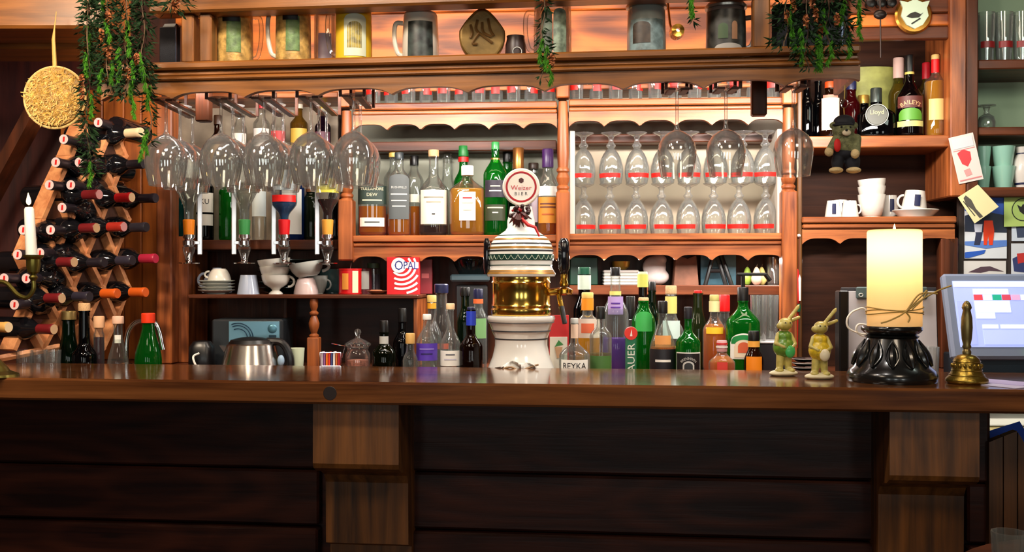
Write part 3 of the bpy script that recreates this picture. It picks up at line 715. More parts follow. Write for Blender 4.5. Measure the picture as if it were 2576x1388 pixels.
for px, (c, nm) in STOP.items():
    o = thing('spirit_optic', 'chrome spirit measure with %s stopper under an inverted bottle' % nm, 'optic', (X(px, Yo), Yo, Z(664, Yo)), -atan(X(px, Yo)/Yo)*.8, 'spirit optics')
    zz0 = lambda y: Z(y, Yo)-Z(664, Yo); s_ = lambda n: S(n, Yo)
    MB().lathe([(s_(9), zz0(602)), (s_(12), zz0(596)), (s_(13), zz0(590)), (s_(15), zz0(554)), (s_(13), zz0(552))], 18).build('stopper', mat(c, .4), o)
    MB().lathe([(s_(11), zz0(620)), (s_(15), zz0(616)), (s_(15), zz0(606)), (s_(10), zz0(602)), (s_(15), zz0(598)), (s_(14), zz0(590))], 18).build('collar', CHROME, o)
    MB().lathe([(s_(8), zz0(656)), (s_(10), zz0(645)), (s_(15), zz0(630)), (s_(16), zz0(621)), (s_(12), zz0(620))], 18).build('measuring_glass', CLEARB, o)
    MB().lathe([(s_(26), zz0(663)), (s_(27), zz0(661)), (s_(10), zz0(657)), (s_(6), zz0(650)), (s_(5), zz0(636)), (0, zz0(634))], 18).build('plunger', CHROME, o)
    sd = 1 if px == 475 else -1
    MB().box(sd*s_(26)-s_(6), sd*s_(26)+s_(6), .008, .022, zz0(640), zz0(470), .002).box(min(0, sd*s_(26)), max(0, sd*s_(26)), .005, .02, zz0(614), zz0(606), .001).build('bracket', mat((226, 226, 230), .25, .6), o)
# bottles on the shelf behind the optics
zs2 = zB(601, .06); gq = 'bottles behind the optics'
bottle('gin_bottle', 'teal bottle at the left end behind the orange stopper', 452, 455, 34, YB(452, .16), zs2, 480, 505, 20, glass((40, 150, 150), .6, body=.2), (465, NAVY), None, group=gq)
bottle('spirit_bottle', 'dark bottle with tall white label between the orange and green stoppers', 516, 420, 44, YB(516, .14), zs2, 452, 474, 20, DARKG, (436, BLACK), None, [(486, 535, 62, WHITE, {'text': [('KU', 508, 22, INK)]}), (540, 568, 60, WHITE)], group=gq)
bottle('spirit_bottle', 'plain emerald green bottle left of the green stopper', 572, 425, 42, YB(572, .14), zs2, 458, 485, 20, GREEN, (440, mat((40, 110, 60), .4)), None, group=gq)
bottle('spirit_bottle', 'slender clear bottle with white label right of the green stopper', 652, 430, 36, YB(652, .14), zs2, 455, 476, 20, CLEARB, (442, WHITE), None, [(482, 545, 66, mat((226, 236, 236), .5))], group=gq)
bottle('spirit_bottle', 'blue and white bottle behind the red stopper', 735, 430, 62, YB(735, .14), zs2, 456, 474, 24, glass((60, 110, 200), .6, body=.2), (445, NAVY), None, [(478, 590, 40, mat((226, 226, 220), .5))], p=4.0, group=gq)
bottle('spirit_bottle', 'square green bottle with brown cork left of the fourth optic', 783, 455, 36, YB(783, .14), zs2, 484, 500, 22, glass((70, 90, 60), .6, body=.2), (482, mat((110, 62, 30), .7), 28), None, group=gq)
bottle('spirit_bottle', 'black bottle against the turned post beside the fourth optic', 843, 440, 34, YB(843, .12), zs2, 470, 495, 18, DARKG, (452, BLACK), None, group=gq)
MB_ = MB().box(B.u(437, .13), B.u(850, .13), .13, .24, zB(412, .13), zB(400, .13), .002).build('shelf', WALN, bs, smooth=False)
zs3 = zB(400, .13)
for px, tp, w, g, cc, lc, lab in ((548, 290, 40, BROWN, (70, 44, 28), (150, 120, 80), 'short brown corked bottle above the optics by the bracket'), (602, 262, 38, CLEARB, (40, 40, 44), (230, 226, 214), 'clear bottle with black cap behind the hanging glasses'),
        (658, 250, 42, CLEARB, (206, 40, 50), (236, 230, 224), 'bottle with red cap and white label behind the hanging glasses'), (700, 256, 38, CLEARB, (226, 222, 214), (206, 40, 40), 'bottle with red label and white cap behind the hanging glasses'),
        (752, 250, 44, glass((190, 150, 60), .6, body=.2), (220, 210, 190), (206, 170, 70), 'golden bottle with pale cap behind the hanging glasses'), (812, 258, 40, glass((70, 40, 70), .6, body=.2), (226, 190, 60), (110, 60, 80), 'plum coloured bottle with yellow cap behind the hanging glasses')):
    bottle('spirit_bottle', lab, px, tp, w, YB(px, .18), zs3, tp+42, tp+62, 18, g, (tp+22, mat(cc, .4)), None, [(tp+75, tp+120, 60, mat(lc, .5))], group='bottles on the upper ledge')

# ================================================================== BOTTLES ON THE WORKTOP
gw = 'bottles on the worktop'
def wb(name, label, px, top, w, Y, s0, s1, nw, **k): return bottle(name, label, px, top, w, Y, ZW, s0, s1, nw, group=gw, **k)
# left cluster beside the wine rack
wb('oil_bottle', 'dark green glass bottle with gold screw cap among the left bottles', 173, 782, 54, 3.30, 835, 905, 32, g=DGREEN, cap=(802, mat((206, 176, 110), .35, .6), 36))
wb('oil_bottle', 'black bellied bottle with tall neck and cork left of the clear bottles', 212, 762, 60, 3.27, 862, 893, 27, g=DARKG, cap=(781, CORK, 29))
wb('vinegar_bottle', 'slim clear tube bottle of dark purple liquid with wooden stopper', 249, 795, 26, 3.30, 832, 842, 20, cap=(822, mat((220, 170, 130), .6), 27), liq=(848, RUBY))
wb('vinegar_bottle', 'clear conical bottle with white tag and pale stopper', 297, 795, 52, 3.31, 845, 915, 22, cap=(812, mat((230, 186, 160), .6), 28), labs=[(842, 862, 40, WHITE, {'r': .42})])
wb('lemonade_bottle', 'bright green bottle with red cap right of the left cluster', 373, 787, 66, 3.30, 815, 905, 28, g=GREEN, cap=(810, mat((240, 60, 20), .45), 34))
# middle group
wb('port_bottle', 'dark green bellied port bottle with white crest on its neck', 966, 806, 60, 3.30, 860, 888, 22, g=glass((30, 44, 16), .6, body=.2), cap=(835, BLACK, 22), labs=[(845, 864, 60, SIL, {'r': .4})])
wb('wine_bottle', 'black bottle standing behind the bellied port bottle', 1012, 775, 46, 3.42, 830, 862, 20, g=DARKG, cap=(808, BLACK, 22))
wb('miniature_bottle', 'small clear bottle with gold cap beside the purple label', 1032, 838, 38, 3.18, 880, 905, 20, cap=(862, mat((214, 168, 96), .4), 24), liq=(905, WATER))
wb('gin_bottle', 'clear bottle with white cap and violet blue label', 1074, 790, 54, 3.24, 818, 862, 18, cap=(802, WHITE, 22), liq=(905, WATER), labs=[(862, 905, 70, mat((88, 56, 176), .45), {'text': [('-', 876, 36, mat((150, 130, 210), .5)), ('-', 888, 28, mat((40, 26, 90), .5))]})])
wb('spirit_bottle', 'tall clear bottle with yellow cap and orange neck band', 1086, 742, 50, 3.42, 800, 845, 20, cap=(758, mat((226, 190, 110), .4), 24), labs=[(762, 776, 89, mat((236, 160, 40), .4), {'r': .42})], liq=(850, WATER))
wb('decanter_bottle', 'big clear decanter bottle with navy stopper behind the yellow capped one', 1110, 714, 56, 3.48, 770, 838, 30, cap=(735, NAVY, 36), labs=[(862, 876, 40, mat((206, 90, 60), .5))])
wb('schnapps_bottle', 'clear long necked bottle with cork and plain white label', 1133, 763, 52, 3.26, 822, 868, 18, cap=(776, mat((230, 196, 150), .6), 22), liq=(880, WATER), labs=[(880, 918, 66, WHITE, {'text': [('-', 890, 22, mat((90, 90, 100), .5)), ('-', 902, 30, mat((190, 186, 200), .5))]})])
wb('beer_bottle', 'brown beer bottle with bright blue neck foil', 1185, 772, 58, 3.25, 840, 872, 22, g=glass((60, 28, 16), .6, body=.2), cap=(779, NAVY, 20), labs=[(782, 818, 88, mat((36, 60, 190), .35), {'r': .40})])
wb('spirit_bottle', 'dark green bottle with black top beside the tap column', 1170, 722, 44, 3.46, 772, 810, 20, g=DGREEN, cap=(742, BLACK, 26))
wb('mineral_bottle', 'clear bottle with navy cap and orange ring next to the tap column', 1203, 726, 44, 3.42, 770, 800, 22, cap=(750, NAVY, 24), labs=[(752, 763, 89, mat((230, 110, 60), .4), {'r': .52}), (800, 850, 60, mat((120, 170, 110), .5))])
# right group
wb('liqueur_bottle', 'dark bottle with green and white neck label behind the yellow drink', 1470, 672, 56, 3.46, 742, 780, 30, g=DARKG, cap=(690, mat((24, 84, 62), .4), 32), labs=[(692, 728, 88, mat((206, 222, 206), .5), {'r': .56})])
wb('liqueur_bottle', 'yellow liqueur bottle with orange neck and flowery label', 1478, 735, 66, 3.30, 790, 812, 26, cap=(748, mat((240, 200, 110), .5), 30), liq=(848, YELL), labs=[(750, 780, 88, mat((244, 150, 30), .5), {'r': .44}), (800, 848, 62, mat((236, 216, 196), .5)), (812, 836, 28, mat((232, 110, 70), .5), {'r': 1.01})])
wb('vodka_bottle', 'short clear vodka bottle with white lettered label in front of the tap', 1445, 800, 78, 3.16, 860, 893, 20, cap=(812, SIL, 20), liq=(895, WATER), labs=[(902, 935, 56, WHITE, {'text': [('REYKA', 917, 62, INK)]}), (815, 850, 50, mat((240, 206, 180), .5), {'r': .27})])
wb('gin_bottle', 'clear bottle with glossy black cap and green base label', 1511, 771, 56, 3.22, 815, 845, 20, cap=(800, BLACK, 23), liq=(888, liquid((214, 206, 150), .15)), labs=[(893, 930, 66, mat((70, 110, 50), .5))])
wb('rum_bottle', 'tallest clear bottle with black cap and violet print', 1548, 672, 66, 3.38, 735, 790, 26, cap=(692, BLACK, 25), liq=(850, PURP), labs=[(745, 790, 40, mat((176, 150, 206), .45), {'r': .86, 'text': [('-', 762, 22, mat((80, 40, 140), .5)), ('-', 772, 24, mat((90, 50, 150), .5))]}), (732, 742, 80, mat((220, 214, 120), .4), {'r': .42})])
wb('spirit_bottle', 'slim bottle with black neck sleeve behind the green tap sign', 1586, 745, 36, 3.42, 815, 850, 22, cap=(800, BLACK, 24), liq=(880, RUBY))
wb('spirit_bottle', 'tall bottle with yellow green neck label and black top', 1617, 683, 46, 3.50, 748, 790, 22, g=DARKG, cap=(690, mat((190, 200, 150), .5), 24), labs=[(690, 722, 88, mat((190, 190, 90), .5), {'r': .55})])
wb('kirsch_bottle', 'wide emerald bottle with cork and embossed oval', 1619, 748, 60, 3.30, 765, 812, 26, g=GREEN, cap=(756, CORK, 26), labs=[(782, 832, 42, mat((60, 170, 80), .4), {'arch': .02})])
wb('spirit_bottle', 'green bottle with black cap behind the emerald corked one', 1640, 708, 44, 3.56, 760, 810, 20, g=DGREEN, cap=(730, BLACK, 20))
wb('herb_liqueur', 'bottle with black cap and black label with orange shoulder', 1667, 757, 66, 3.24, 800, 878, 22, cap=(786, BLACK, 25), liq=(872, liquid((240, 170, 70))), labs=[(876, 935, 70, mat((26, 24, 30), .45)), (902, 908, 34, WHITE, {'r': 1.01}), (842, 872, 40, mat((232, 160, 90), .5), {'r': .9})])
wb('fruit_brandy', 'tall clear bottle with cork and yellow neck label', 1688, 718, 64, 3.42, 790, 835, 26, cap=(738, CORK, 28), liq=(872, YELL), labs=[(745, 788, 80, mat((240, 214, 120), .5), {'r': .44}), (805, 850, 40, mat((206, 226, 220), .5))])
wb('brennivin_bottle', 'green bottle with dark capsule and square black label', 1731, 772, 62, 3.20, 828, 862, 19, g=GREEN, cap=(800, mat((20, 18, 28), .4), 21), labs=[(884, 940, 66, WHITE), (887, 940, 62, mat((18, 18, 20), .45), {'r': 1.008, 'text': [('BRENNIVIN', 899, 44, SIL, {'arch': .03})]}), (906, 930, 26, SIL, {'r': 1.012, 'arch': .012}), (910, 930, 19, mat((40, 44, 46), .5), {'r': 1.018, 'arch': .009})])
wb('wine_bottle', 'tall olive dark bottle with red pourer behind the green label bottle', 1756, 730, 48, 3.42, 772, 830, 24, g=OLIVE, cap=(737, RED, 20))
wb('brandy_bottle', 'amber brandy bottle with gold and white striped neck', 1797, 741, 58, 3.36, 795, 830, 22, liq=(815, AMBER), cap=(756, mat((190, 180, 110), .4), 24), labs=[(757, 784, 88, mat((232, 220, 160), .5), {'r': .43}), (822, 838, 44, mat((240, 190, 40), .5))])
wb('vodka_bottle', 'clear bottle with bright red plastic cap', 1822, 741, 46, 3.45, 800, 845, 26, cap=(782, mat((232, 20, 24), .35), 28), liq=(860, WATER))
jm = wb('herb_liqueur', 'broad green bottle with black pourer and arched label', 1869, 722, 84, 3.30, 770, 812, 26, g=GREEN, cap=(756, BLACK, 28), p=2.6, labs=[(836, 900, 44, WHITE, {'arch': .03}), (840, 862, 40, mat((20, 130, 60), .5), {'r': 1.01, 'arch': .018}), (852, 896, 30, mat((226, 206, 176), .5), {'r': 1.02, 'arch': .022}), (858, 884, 18, mat((206, 90, 50), .5), {'r': 1.03, 'arch': .012})])
zt = Z(722, 3.30)-ZW
MB().tube([(0, 0, zt-.004), (0, 0, zt+.04)], .007, 10).box(-.02, .075, -.007, .007, zt+.036, zt+.046, .003).tube([(.07, 0, zt+.04), (.085, 0, zt+.02)], .007, 8).build('pourer', BLACK, jm)
wb('liqueur_flask', 'small round flask with red and white striped cap', 1816, 856, 66, 3.14, 886, 912, 22, cap=(882, mat((206, 150, 150), .4), 26), liq=(895, AMBER), labs=[(862, 866, 89, RED, {'r': .41}), (870, 874, 89, WHITE, {'r': .41}), (908, 935, 22, mat((214, 60, 50), .5))])
wb('bitters_bottle', 'small brown bottle with dark cap and orange label behind the rabbit', 1896, 832, 48, 3.18, 872, 905, 26, g=BROWN, cap=(856, BLACK, 28), labs=[(857, 872, 80, mat((240, 170, 70), .5), {'r': .58}), (895, 935, 50, mat((244, 140, 20), .5))])
# ================================================================== WINE RACK
def YL(px): t = (px-CX)/FP; return 4.956/(1-1.136*t)
DR = Vector((.93, -.36, 0)).normalized(); DL = Vector((-.14, -.99, .0)).normalized()
def PT(px, py, Y): return Vector((X(px, Y), Y, Z(py, Y)))
wr = thing('wine_rack', 'triangular lattice wine rack of pale orange slats on the left', 'wine rack', (X(230, YL(230)), YL(230), ZW))
ORG = Vector(wr.location)
NR = [(314, [215, 287]), (392, [182, 255, 319]), (468, [146, 221, 288]), (551, [110, 183, 258, 326]), (640, [72, 144, 221, 292]), (722, [110, 187, 262, 326]), (803, [72, 150, 225, 295]), (876, [40, 112, 188, 262])]
def slat(p, q):
    a = PT(p[0], p[1], YL(p[0]))-ORG; b = PT(q[0], q[1], YL(q[0]))-ORG
    d = (b-a).normalized(); n = d.cross(DR).normalized()*.0075; k = -DR*.06
    a = a-d*.006; b = b+d*.006
    vs = [a-n, a+n, b+n, b-n, a-n+k, a+n+k, b+n+k, b-n+k]
    MB().add(vs, [(0, 1, 2, 3), (7, 6, 5, 4), (0, 4, 5, 1), (1, 5, 6, 2), (2, 6, 7, 3), (3, 7, 4, 0)]).build('slat', RACKW, wr, smooth=False)
for (ya, xa), (yb, xb) in zip(NR[:-1], NR[1:]):
    for b in xb:
        for a in xa:
            if 20 < abs(a-b) < 52: slat((a, ya), (b, yb))
# brown backs of the empty cells
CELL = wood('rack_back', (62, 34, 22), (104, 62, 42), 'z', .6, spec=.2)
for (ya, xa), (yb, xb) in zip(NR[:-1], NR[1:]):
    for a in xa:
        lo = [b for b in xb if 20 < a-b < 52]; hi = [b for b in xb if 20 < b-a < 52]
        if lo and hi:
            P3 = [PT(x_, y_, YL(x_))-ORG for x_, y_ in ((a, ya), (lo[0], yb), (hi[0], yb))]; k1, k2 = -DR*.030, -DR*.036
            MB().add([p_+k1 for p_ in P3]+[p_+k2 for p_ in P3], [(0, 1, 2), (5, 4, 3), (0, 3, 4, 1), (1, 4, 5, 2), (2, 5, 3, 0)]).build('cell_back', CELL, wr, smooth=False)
# bottom rail of the rack
a = PT(-20, 905, YL(20)); b = PT(330, 880, YL(330))
MB().tube([a-ORG, PT(150, 872, YL(150))-ORG], .012, 6).build('bottom_rail', RACKW, wr)
WB = None
def rackbottle(label, px, py, right, cm, tm):
    global WB
    d = DR if right else DL
    Y = YL(px-58)-.05 if right else YL(px+70)-.115
    end = PT(px, py, Y)
    if WB is None:
        WB = o = thing('wine_bottle', label, 'bottle', group='wine bottles in the rack')
        MB().lathe([(.030, 0), (.036, .004), (.0375, .01), (.0375, .185), (.036, .195), (.027, .212), (.018, .228), (.0145, .242), (.0142, .29), (0, .29)], 20).build('glass_body', mat((16, 16, 20), .08, spec=.8), o)
        MB().lathe([(.0150, .236), (.0155, .240), (.0155, .285), (.0165, .286), (.0165, .297), (.0150, .3)], 18, cap=False).build('capsule', BLACK, o)
        MB().lathe([(.0, .3), (.0152, .3002)], 18, cap=False).build('capsule_top', BLACK, o)
    else: o = copytree(WB); o['label'] = label
    for ch in o.children:
        if ch.name.startswith('capsule'):
            ch.material_slots[0].link = 'OBJECT'; ch.material_slots[0].material = tm if 'top' in ch.name else cm
    o.location = end-d*.3; q = d.to_track_quat('Z', 'Y'); o.rotation_euler = q.to_euler()
    return o
MAR = mat((112, 26, 30), .35); REDC = mat((190, 22, 26), .35); ORC = mat((214, 92, 24), .4); CRM = mat((232, 206, 164), .55); DKC = mat((34, 28, 36), .35); MAG = mat((176, 36, 66), .35); YEC = mat((222, 168, 90), .5); ROSE = mat((214, 150, 150), .5); TAN = mat((206, 170, 130), .5)
for px, py, cm, tm, lab in ((356, 333, CRM, CRM, 'wine bottle with cream capsule high in the rack'), (362, 412, DKC, DKC, 'wine bottle with black capsule below the cream one'),
        (250, 489, MAR, ROSE, 'wine bottle with maroon capsule in the third row of the rack'), (332, 496, REDC, TAN, 'wine bottle with bright red capsule in the rack'), (392, 498, DKC, DKC, 'wine bottle with black capsule at the end of the red one\'s row'),
        (243, 573, MAR, TAN, 'wine bottle with maroon capsule in the fourth row of the rack'), (312, 570, mat((176, 46, 34), .35), ROSE, 'wine bottle with brick red capsule in the rack'), (369, 571, mat((60, 56, 66), .35), DKC, 'wine bottle with grey capsule next to the brick red one'),
        (187, 659, MAR, TAN, 'wine bottle with maroon capsule near the candle cup'), (263, 660, DKC, DKC, 'wine bottle with black capsule right of the maroon one near the candle cup'), (334, 655, mat((52, 48, 62), .35), DKC, 'wine bottle with dark grey capsule beside the magenta one'), (392, 650, MAG, MAG, 'wine bottle with magenta capsule furthest right in the rack'),
        (156, 750, MAR, TAN, 'wine bottle with maroon capsule in the sixth row of the rack'), (226, 746, mat((46, 42, 56), .35), DKC, 'wine bottle with dark capsule left of the orange capsules'), (296, 738, ORC, ORC, 'wine bottle with orange capsule, left one of the pair'), (367, 735, ORC, ORC, 'wine bottle with orange capsule, right one of the pair'),
        (22, 823, YEC, CRM, 'wine bottle with yellow capsule at the bottom left of the rack'), (136, 828, MAR, TAN, 'wine bottle with maroon capsule in the bottom row of the rack')):
    rackbottle(lab, px, py, True, cm, tm)
WCAP = mat((226, 196, 196), .5); 
DISC = [(247, 308), (160, 350), (140, 408), (199, 408), (124, 465), (178, 465), (156, 522), (58, 578), (127, 578), (44, 640), (100, 636), (10, 700), (66, 700), (36, 766)]
for i, (px, py) in enumerate(DISC):
    o = rackbottle('wine bottle showing its white and red capsule end, %s from the top' % (ORD[i] if i < 13 else 'last'), px, py, False, DKC, WCAP)
    MB().add([(-.0035, -.008, .3006), (.0035, -.008, .3006), (.0045, .008, .3006), (-.0015, .008, .3006)], [(0, 1, 2, 3)]).build('red_mark', RED, o, smooth=False)

# ================================================================== BEER TAP COLUMN
Yt = 3.13
tp = thing('beer_tap', 'white porcelain beer tap column with brass band and round badge', 'beer tap', (X(1311, Yt), Yt, ZW))
PORC = mat((236, 234, 226), .12, coat=.5); zt_ = lambda y: Z(y, Yt)-ZW; q = lambda n: S(n, Yt)
MB().lathe([(q(86), 0), (q(84), zt_(925)), (q(72), zt_(895)), (q(66), zt_(868)), (q(66), zt_(850)), (q(72), zt_(835)), (q(78), zt_(816)), (q(84), zt_(806)), (q(86), zt_(800)), (q(84), zt_(794)), (q(70), zt_(792))], 48).build('base', PORC, tp, ang=.9)
MB().lathe([(q(74), zt_(793)), (q(76), zt_(786)), (q(76), zt_(778)), (q(73.5), zt_(774)), (q(75), zt_(768)), (q(73), zt_(764)), (q(73), zt_(714)), (q(75), zt_(710)), (q(73), zt_(706)), (q(73), zt_(697))], 48).build('brass_band', mat((228, 190, 92), .16, 1.0), tp, ang=.5)
MB().lathe([(q(72), zt_(697)), (q(85), zt_(695)), (q(87), zt_(690)), (q(83), zt_(684)), (q(78), zt_(672)), (q(79), zt_(662)), (q(82), zt_(645)), (q(81), zt_(630)), (q(76), zt_(612)), (q(66), zt_(598)), (q(52), zt_(588)), (q(40), zt_(580)), (q(35), zt_(572)), (q(35), zt_(556)), (q(31), zt_(540)), (q(28), zt_(520))], 48).build('dome', PORC, tp, ang=.9)
def stripe(y0, y1, r0, r1, m):
    MB().lathe([(q(r0)+.0006, zt_(y1)), (q(r1)+.0006, zt_(y0))], 48, cap=False).build('stripe', m, tp)
GLD = mat((160, 112, 40), .35, .4); TEAL = mat((30, 66, 58), .3)
for y0, y1, r0, r1, m in ((679, 683, 83, 81, GLD), (684, 689, 87, 84, GLD), (666, 668, 78.6, 78.4, TEAL), (640, 655, 80.8, 82, TEAL), (629, 633, 81.2, 80.8, INK), (621, 626, 80, 79, GLD), (612, 615, 77.2, 76.4, INK), (600, 604, 71, 68, GLD), (592, 594, 60.5, 58, TEAL), (583, 586, 48, 44, GLD), (576, 578, 37.6, 36.5, TEAL)):
    stripe(y0, y1, r0, r1, m)
for y0, y1, r0, r1 in ((808, 810.5, 83.2, 82), (829, 832, 75, 73.6), (849, 852, 66.4, 66.2)):
    stripe(y0, y1, r0, r1, INK)
sw = MB()      # pale swags over the teal band
for k in range(30):
    a0 = 2*pi*k/30; pts = []
    for i in range(9):
        a = a0+2*pi/30*i/8; y = 642+11*sin(pi*i/8); r = q(82)+.001
        pts.append((r*cos(a), r*sin(a), zt_(y)))
    sw.tube(pts, .0007, 4)
sw.build('swag_pattern', mat((196, 206, 180), .4), tp)
# round badge
bz = zt_(471); bd = MB().lathe([(0, -.012), (q(44), -.012), (q(47), -.007), (q(47), .007), (q(44), .012), (0, .012)], 48, axis=(0, -1, 0), c=(0, -.004, bz)).build('badge', mat((226, 214, 196), .25, coat=.4), tp)
MB().lathe([(q(34), .0122), (q(37), .0128), (q(38.5), .0128), (q(39), .0122)], 48, axis=(0, -1, 0), c=(0, -.004, bz), cap=False).build('red_ring', mat((160, 14, 24), .3), bd)
lettering(bd, 'Weizer', q(52), bz-q(2), mat((196, 60, 70), .5), yf=-.0172)
lettering(bd, 'B I E R', q(32), bz-q(17), INK, yf=-.0172)
MB().lathe([(0, .0125), (q(7), .0125)], 6, axis=(0, -1, 0), c=(0, -.004, bz+q(16)), cap=False).build('crest', mat((70, 30, 26), .5), bd)
# levers and faucet
for sx, cx_, m in ((-1, -86, BLACK), (1, 107, BLACK)):
    r_ = 8 if sx < 0 else 14
    MB().lathe([(q(r_*.5), zt_(690)), (q(r_), zt_(675)), (q(r_*1.05), zt_(640)), (q(r_), zt_(610)), (q(r_*.6), zt_(600)), (0, zt_(599))], 16, c=(q(cx_), -.015, 0)).build('lever', mat((12, 12, 16), .12, coat=.6), tp)
fb = MB().lathe([(q(10), zt_(720)), (q(11), zt_(712)), (q(8), zt_(704)), (q(9), zt_(690))], 16, c=(q(107), -.015, 0)).tube([(q(70), -.01, zt_(735)), (q(112), -.016, zt_(731)), (q(128), -.018, zt_(735))], [q(9), q(10), q(6)], 12).lathe([(q(10), zt_(742)), (q(21), zt_(736)), (q(21), zt_(728)), (q(8), zt_(722))], 18, c=(q(108), -.015, 0)).build('faucet', BRASS, tp)
MB().tube([(q(94), -.02, zt_(740)), (q(100), -.03, zt_(770))], q(6), 10).build('spout', BRASS, tp)
MB().tube([(q(100), -.03, zt_(770)), (q(108), -.045, zt_(812))], [q(7), q(6)], 10).build('spout_tip', BLACK, tp)
# dried flower bunch with red ribbon tied to the column
fl = thing('dried_flower_bunch', 'dark red dried flower bunch with ribbon tied under the badge', 'flowers', (X(1305, Yt), Yt-.055, Z(535, Yt)))
mb = MB(); m2 = MB()
for k in range(46):
    t = random.uniform(0, 2*pi); rr = random.uniform(0, q(26)); c = Vector((rr*cos(t), random.uniform(-.03, .012), rr*sin(t)*1.1))
    (m2 if k % 4 == 0 else mb).ball(c, random.uniform(.004, .009), 8, 6)
mb.build('seed_heads', mat((46, 16, 14), .35), fl); m2.build('berries', mat((150, 16, 20), .3), fl)
for k in range(7):
    a = random.uniform(-2.6, -.3)
    MB().tube([(0, -.02, 0), (q(18)*cos(a), -.03, q(22)*sin(a)), (q(36)*cos(a), -.02, q(40)*sin(a))], [.004, .006, .001], 5).build('petal', mat((70, 22, 18), .45), fl)
MB().tube([(q(6), -.03, q(-18)), (q(22), -.03, q(-34)), (q(40), -.03, q(-40)), (q(50), -.028, q(-62))], [.005, .006, .005, .003], 6).build('ribbon', mat((200, 40, 40), .5), fl)
pb = thing('white_cloth', 'crumpled pale cloth with ties at the foot of the tap column', 'cloth', (X(1300, 3.04), 3.045, Z(925, 3.05)))
n = 22; vs = []; fs = []
for i in range(n):
    for j in range(9):
        x = S(-75+150*i/(n-1), 3.05); z = S(34*(1-(abs(i-(n-1)/2)/(n/2))**2)*j/8, 3.05)-.02
        vs.append((x, .012*sin(i*1.1+j*.7)-.004*j*.5+.0, z+.003*sin(i*.9)))
for i in range(n-1):
    for j in range(8): fs.append((i*9+j, i*9+9+j, i*9+10+j, i*9+j+1))
c_ = MB().add(vs, fs).build('fabric', mat((214, 212, 204), .7), pb); c_.modifiers.new('thick', 'SOLIDIFY').thickness = .002
MB().tube(bez([(S(-35, 3), -.02, 0), (S(-15, 3), -.028, .005), (S(10, 3), -.026, -.003), (S(55, 3), -.02, .012)]), .003, 6).build('tie', mat((150, 120, 84), .6), pb)

# ================================================================== CUPS AND TINS ON THE SIDE SHELF
CH = mat((224, 218, 206), .18, coat=.4); CHB = mat((176, 186, 206), .2, coat=.4); CHG = mat((196, 198, 190), .2, coat=.4)
ZS = zB(741, -.1, 800); YS = YB(690, .0)
def cupobj(name, label, cat, px, y0, y1, w, Y, zb, m, prof='cup', inv=False, side=0, tilt=0, group=None, foot=.55, roll=0):
    """cup between rows y0 (top) and y1 (bottom) width w"""
    h = S(y1-y0, Y); R = S(w, Y)/2
    o = thing(name, label, cat, (X(px, Y), Y, zb), 0, group)
    if prof == 'cup': pr = [(R*foot, 0), (R*foot, h*.05), (R*(foot+.1), h*.1), (R*.86, h*.45), (R*.97, h*.8), (R, h)]
    elif prof == 'mug': pr = [(R*.9, 0), (R, h*.04), (R, h)]
    elif prof == 'cone': pr = [(R*foot, 0), (R*(foot+.02), h*.04), (R, h)]
    elif prof == 'footed': pr = [(R*.5, 0), (R*.48, h*.06), (R*.25, h*.2), (R*.35, h*.3), (R*.8, h*.52), (R*.95, h*.75), (R, h)]
    inn = [(r*.93, max(z, h*.34 if prof == 'footed' else h*.1)) for r, z in reversed(pr) if z > (h*.35 if prof == 'footed' else h*.08)]
    full = pr+inn+[(0, inn[-1][1])]
    mb = MB().lathe(full, 28)
    if inv: mb.xf(Matrix.Translation((0, 0, h)) @ Matrix.Rotation(pi, 4, 'Y'))
    mb.build('bowl', m, o, ang=.8)
    if side:
        zc = h*.5 if prof != 'footed' else h*.65; hb = MB(); pts = []
        for i in range(9):
            a = -pi/2+pi*i/8; pts.append((side*(R*.86+R*.42*cos(a)), 0, zc+h*.27*sin(a)))
        hb.tube(pts, max(.0028, R*.09), 8).build('handle', m, o)
    if tilt or roll: o.rotation_euler = (roll, tilt, 0)
    return o
zsau = ZS
for k in range(4):
    h = .011; R = S(46, YS)
    o = thing('saucer', 'white saucer, %s from the bottom of the stack under the cup' % ORD[k], 'saucer', (X(545, YS), YS, ZS+k*h), 0, 'stacked saucers')
    MB().lathe([(R*.5, 0), (R*.52, .003), (R*.95, .013), (R, .0145), (R*.97, .0155), (R*.5, .006), (0, .005)], 32).build('dish', CHG, o)
cupobj('coffee_cup', 'grey white cup upside down on the saucer stack', 'cup', 552, 674, 704, 58, YS, ZS+.0475, CH, inv=True, side=-1, group='cups on the side shelf')
cupobj('blue_bowl', 'pale blue cup tipped over behind the saucer stack', 'cup', 546, 640, 702, 74, YS+.13, ZS+.004, CHB, inv=True, foot=.3, side=-1, group='cups on the side shelf')
cupobj('landscape_mug', 'grey mug with a faint mountain picture upside down', 'cup', 625, 690, 738, 56, YS, ZS, CHB, prof='cone', inv=True, foot=.7, group='cups on the side shelf')
cupobj('tea_cup', 'footed floral tea cup at the bottom of the three cup pile', 'cup', 694, 690, 738, 72, YS, ZS, CH, prof='footed', side=1, group='cups on the side shelf')
cupobj('tea_cup', 'floral tea cup in the middle of the three cup pile', 'cup', 691, 672, 704, 76, YS, ZS+S(36, YS), CH, group='cups on the side shelf')
cupobj('tea_cup', 'tilted floral tea cup on top of the three cup pile', 'cup', 692, 652, 686, 82, YS, ZS+S(54, YS), CH, tilt=-.1, group='cups on the side shelf')
cupobj('pink_bowl', 'pinkish bowl upside down right of the cup pile', 'bowl', 770, 695, 736, 62, YS, ZS, mat((222, 196, 190), .25, coat=.3), inv=True, foot=.6, group='cups on the side shelf')
cupobj('tea_cup', 'white tea cup with a curled handle beside the pink bowl', 'cup', 800, 690, 736, 50, YS+.07, ZS, CHG, side=1, group='cups on the side shelf')
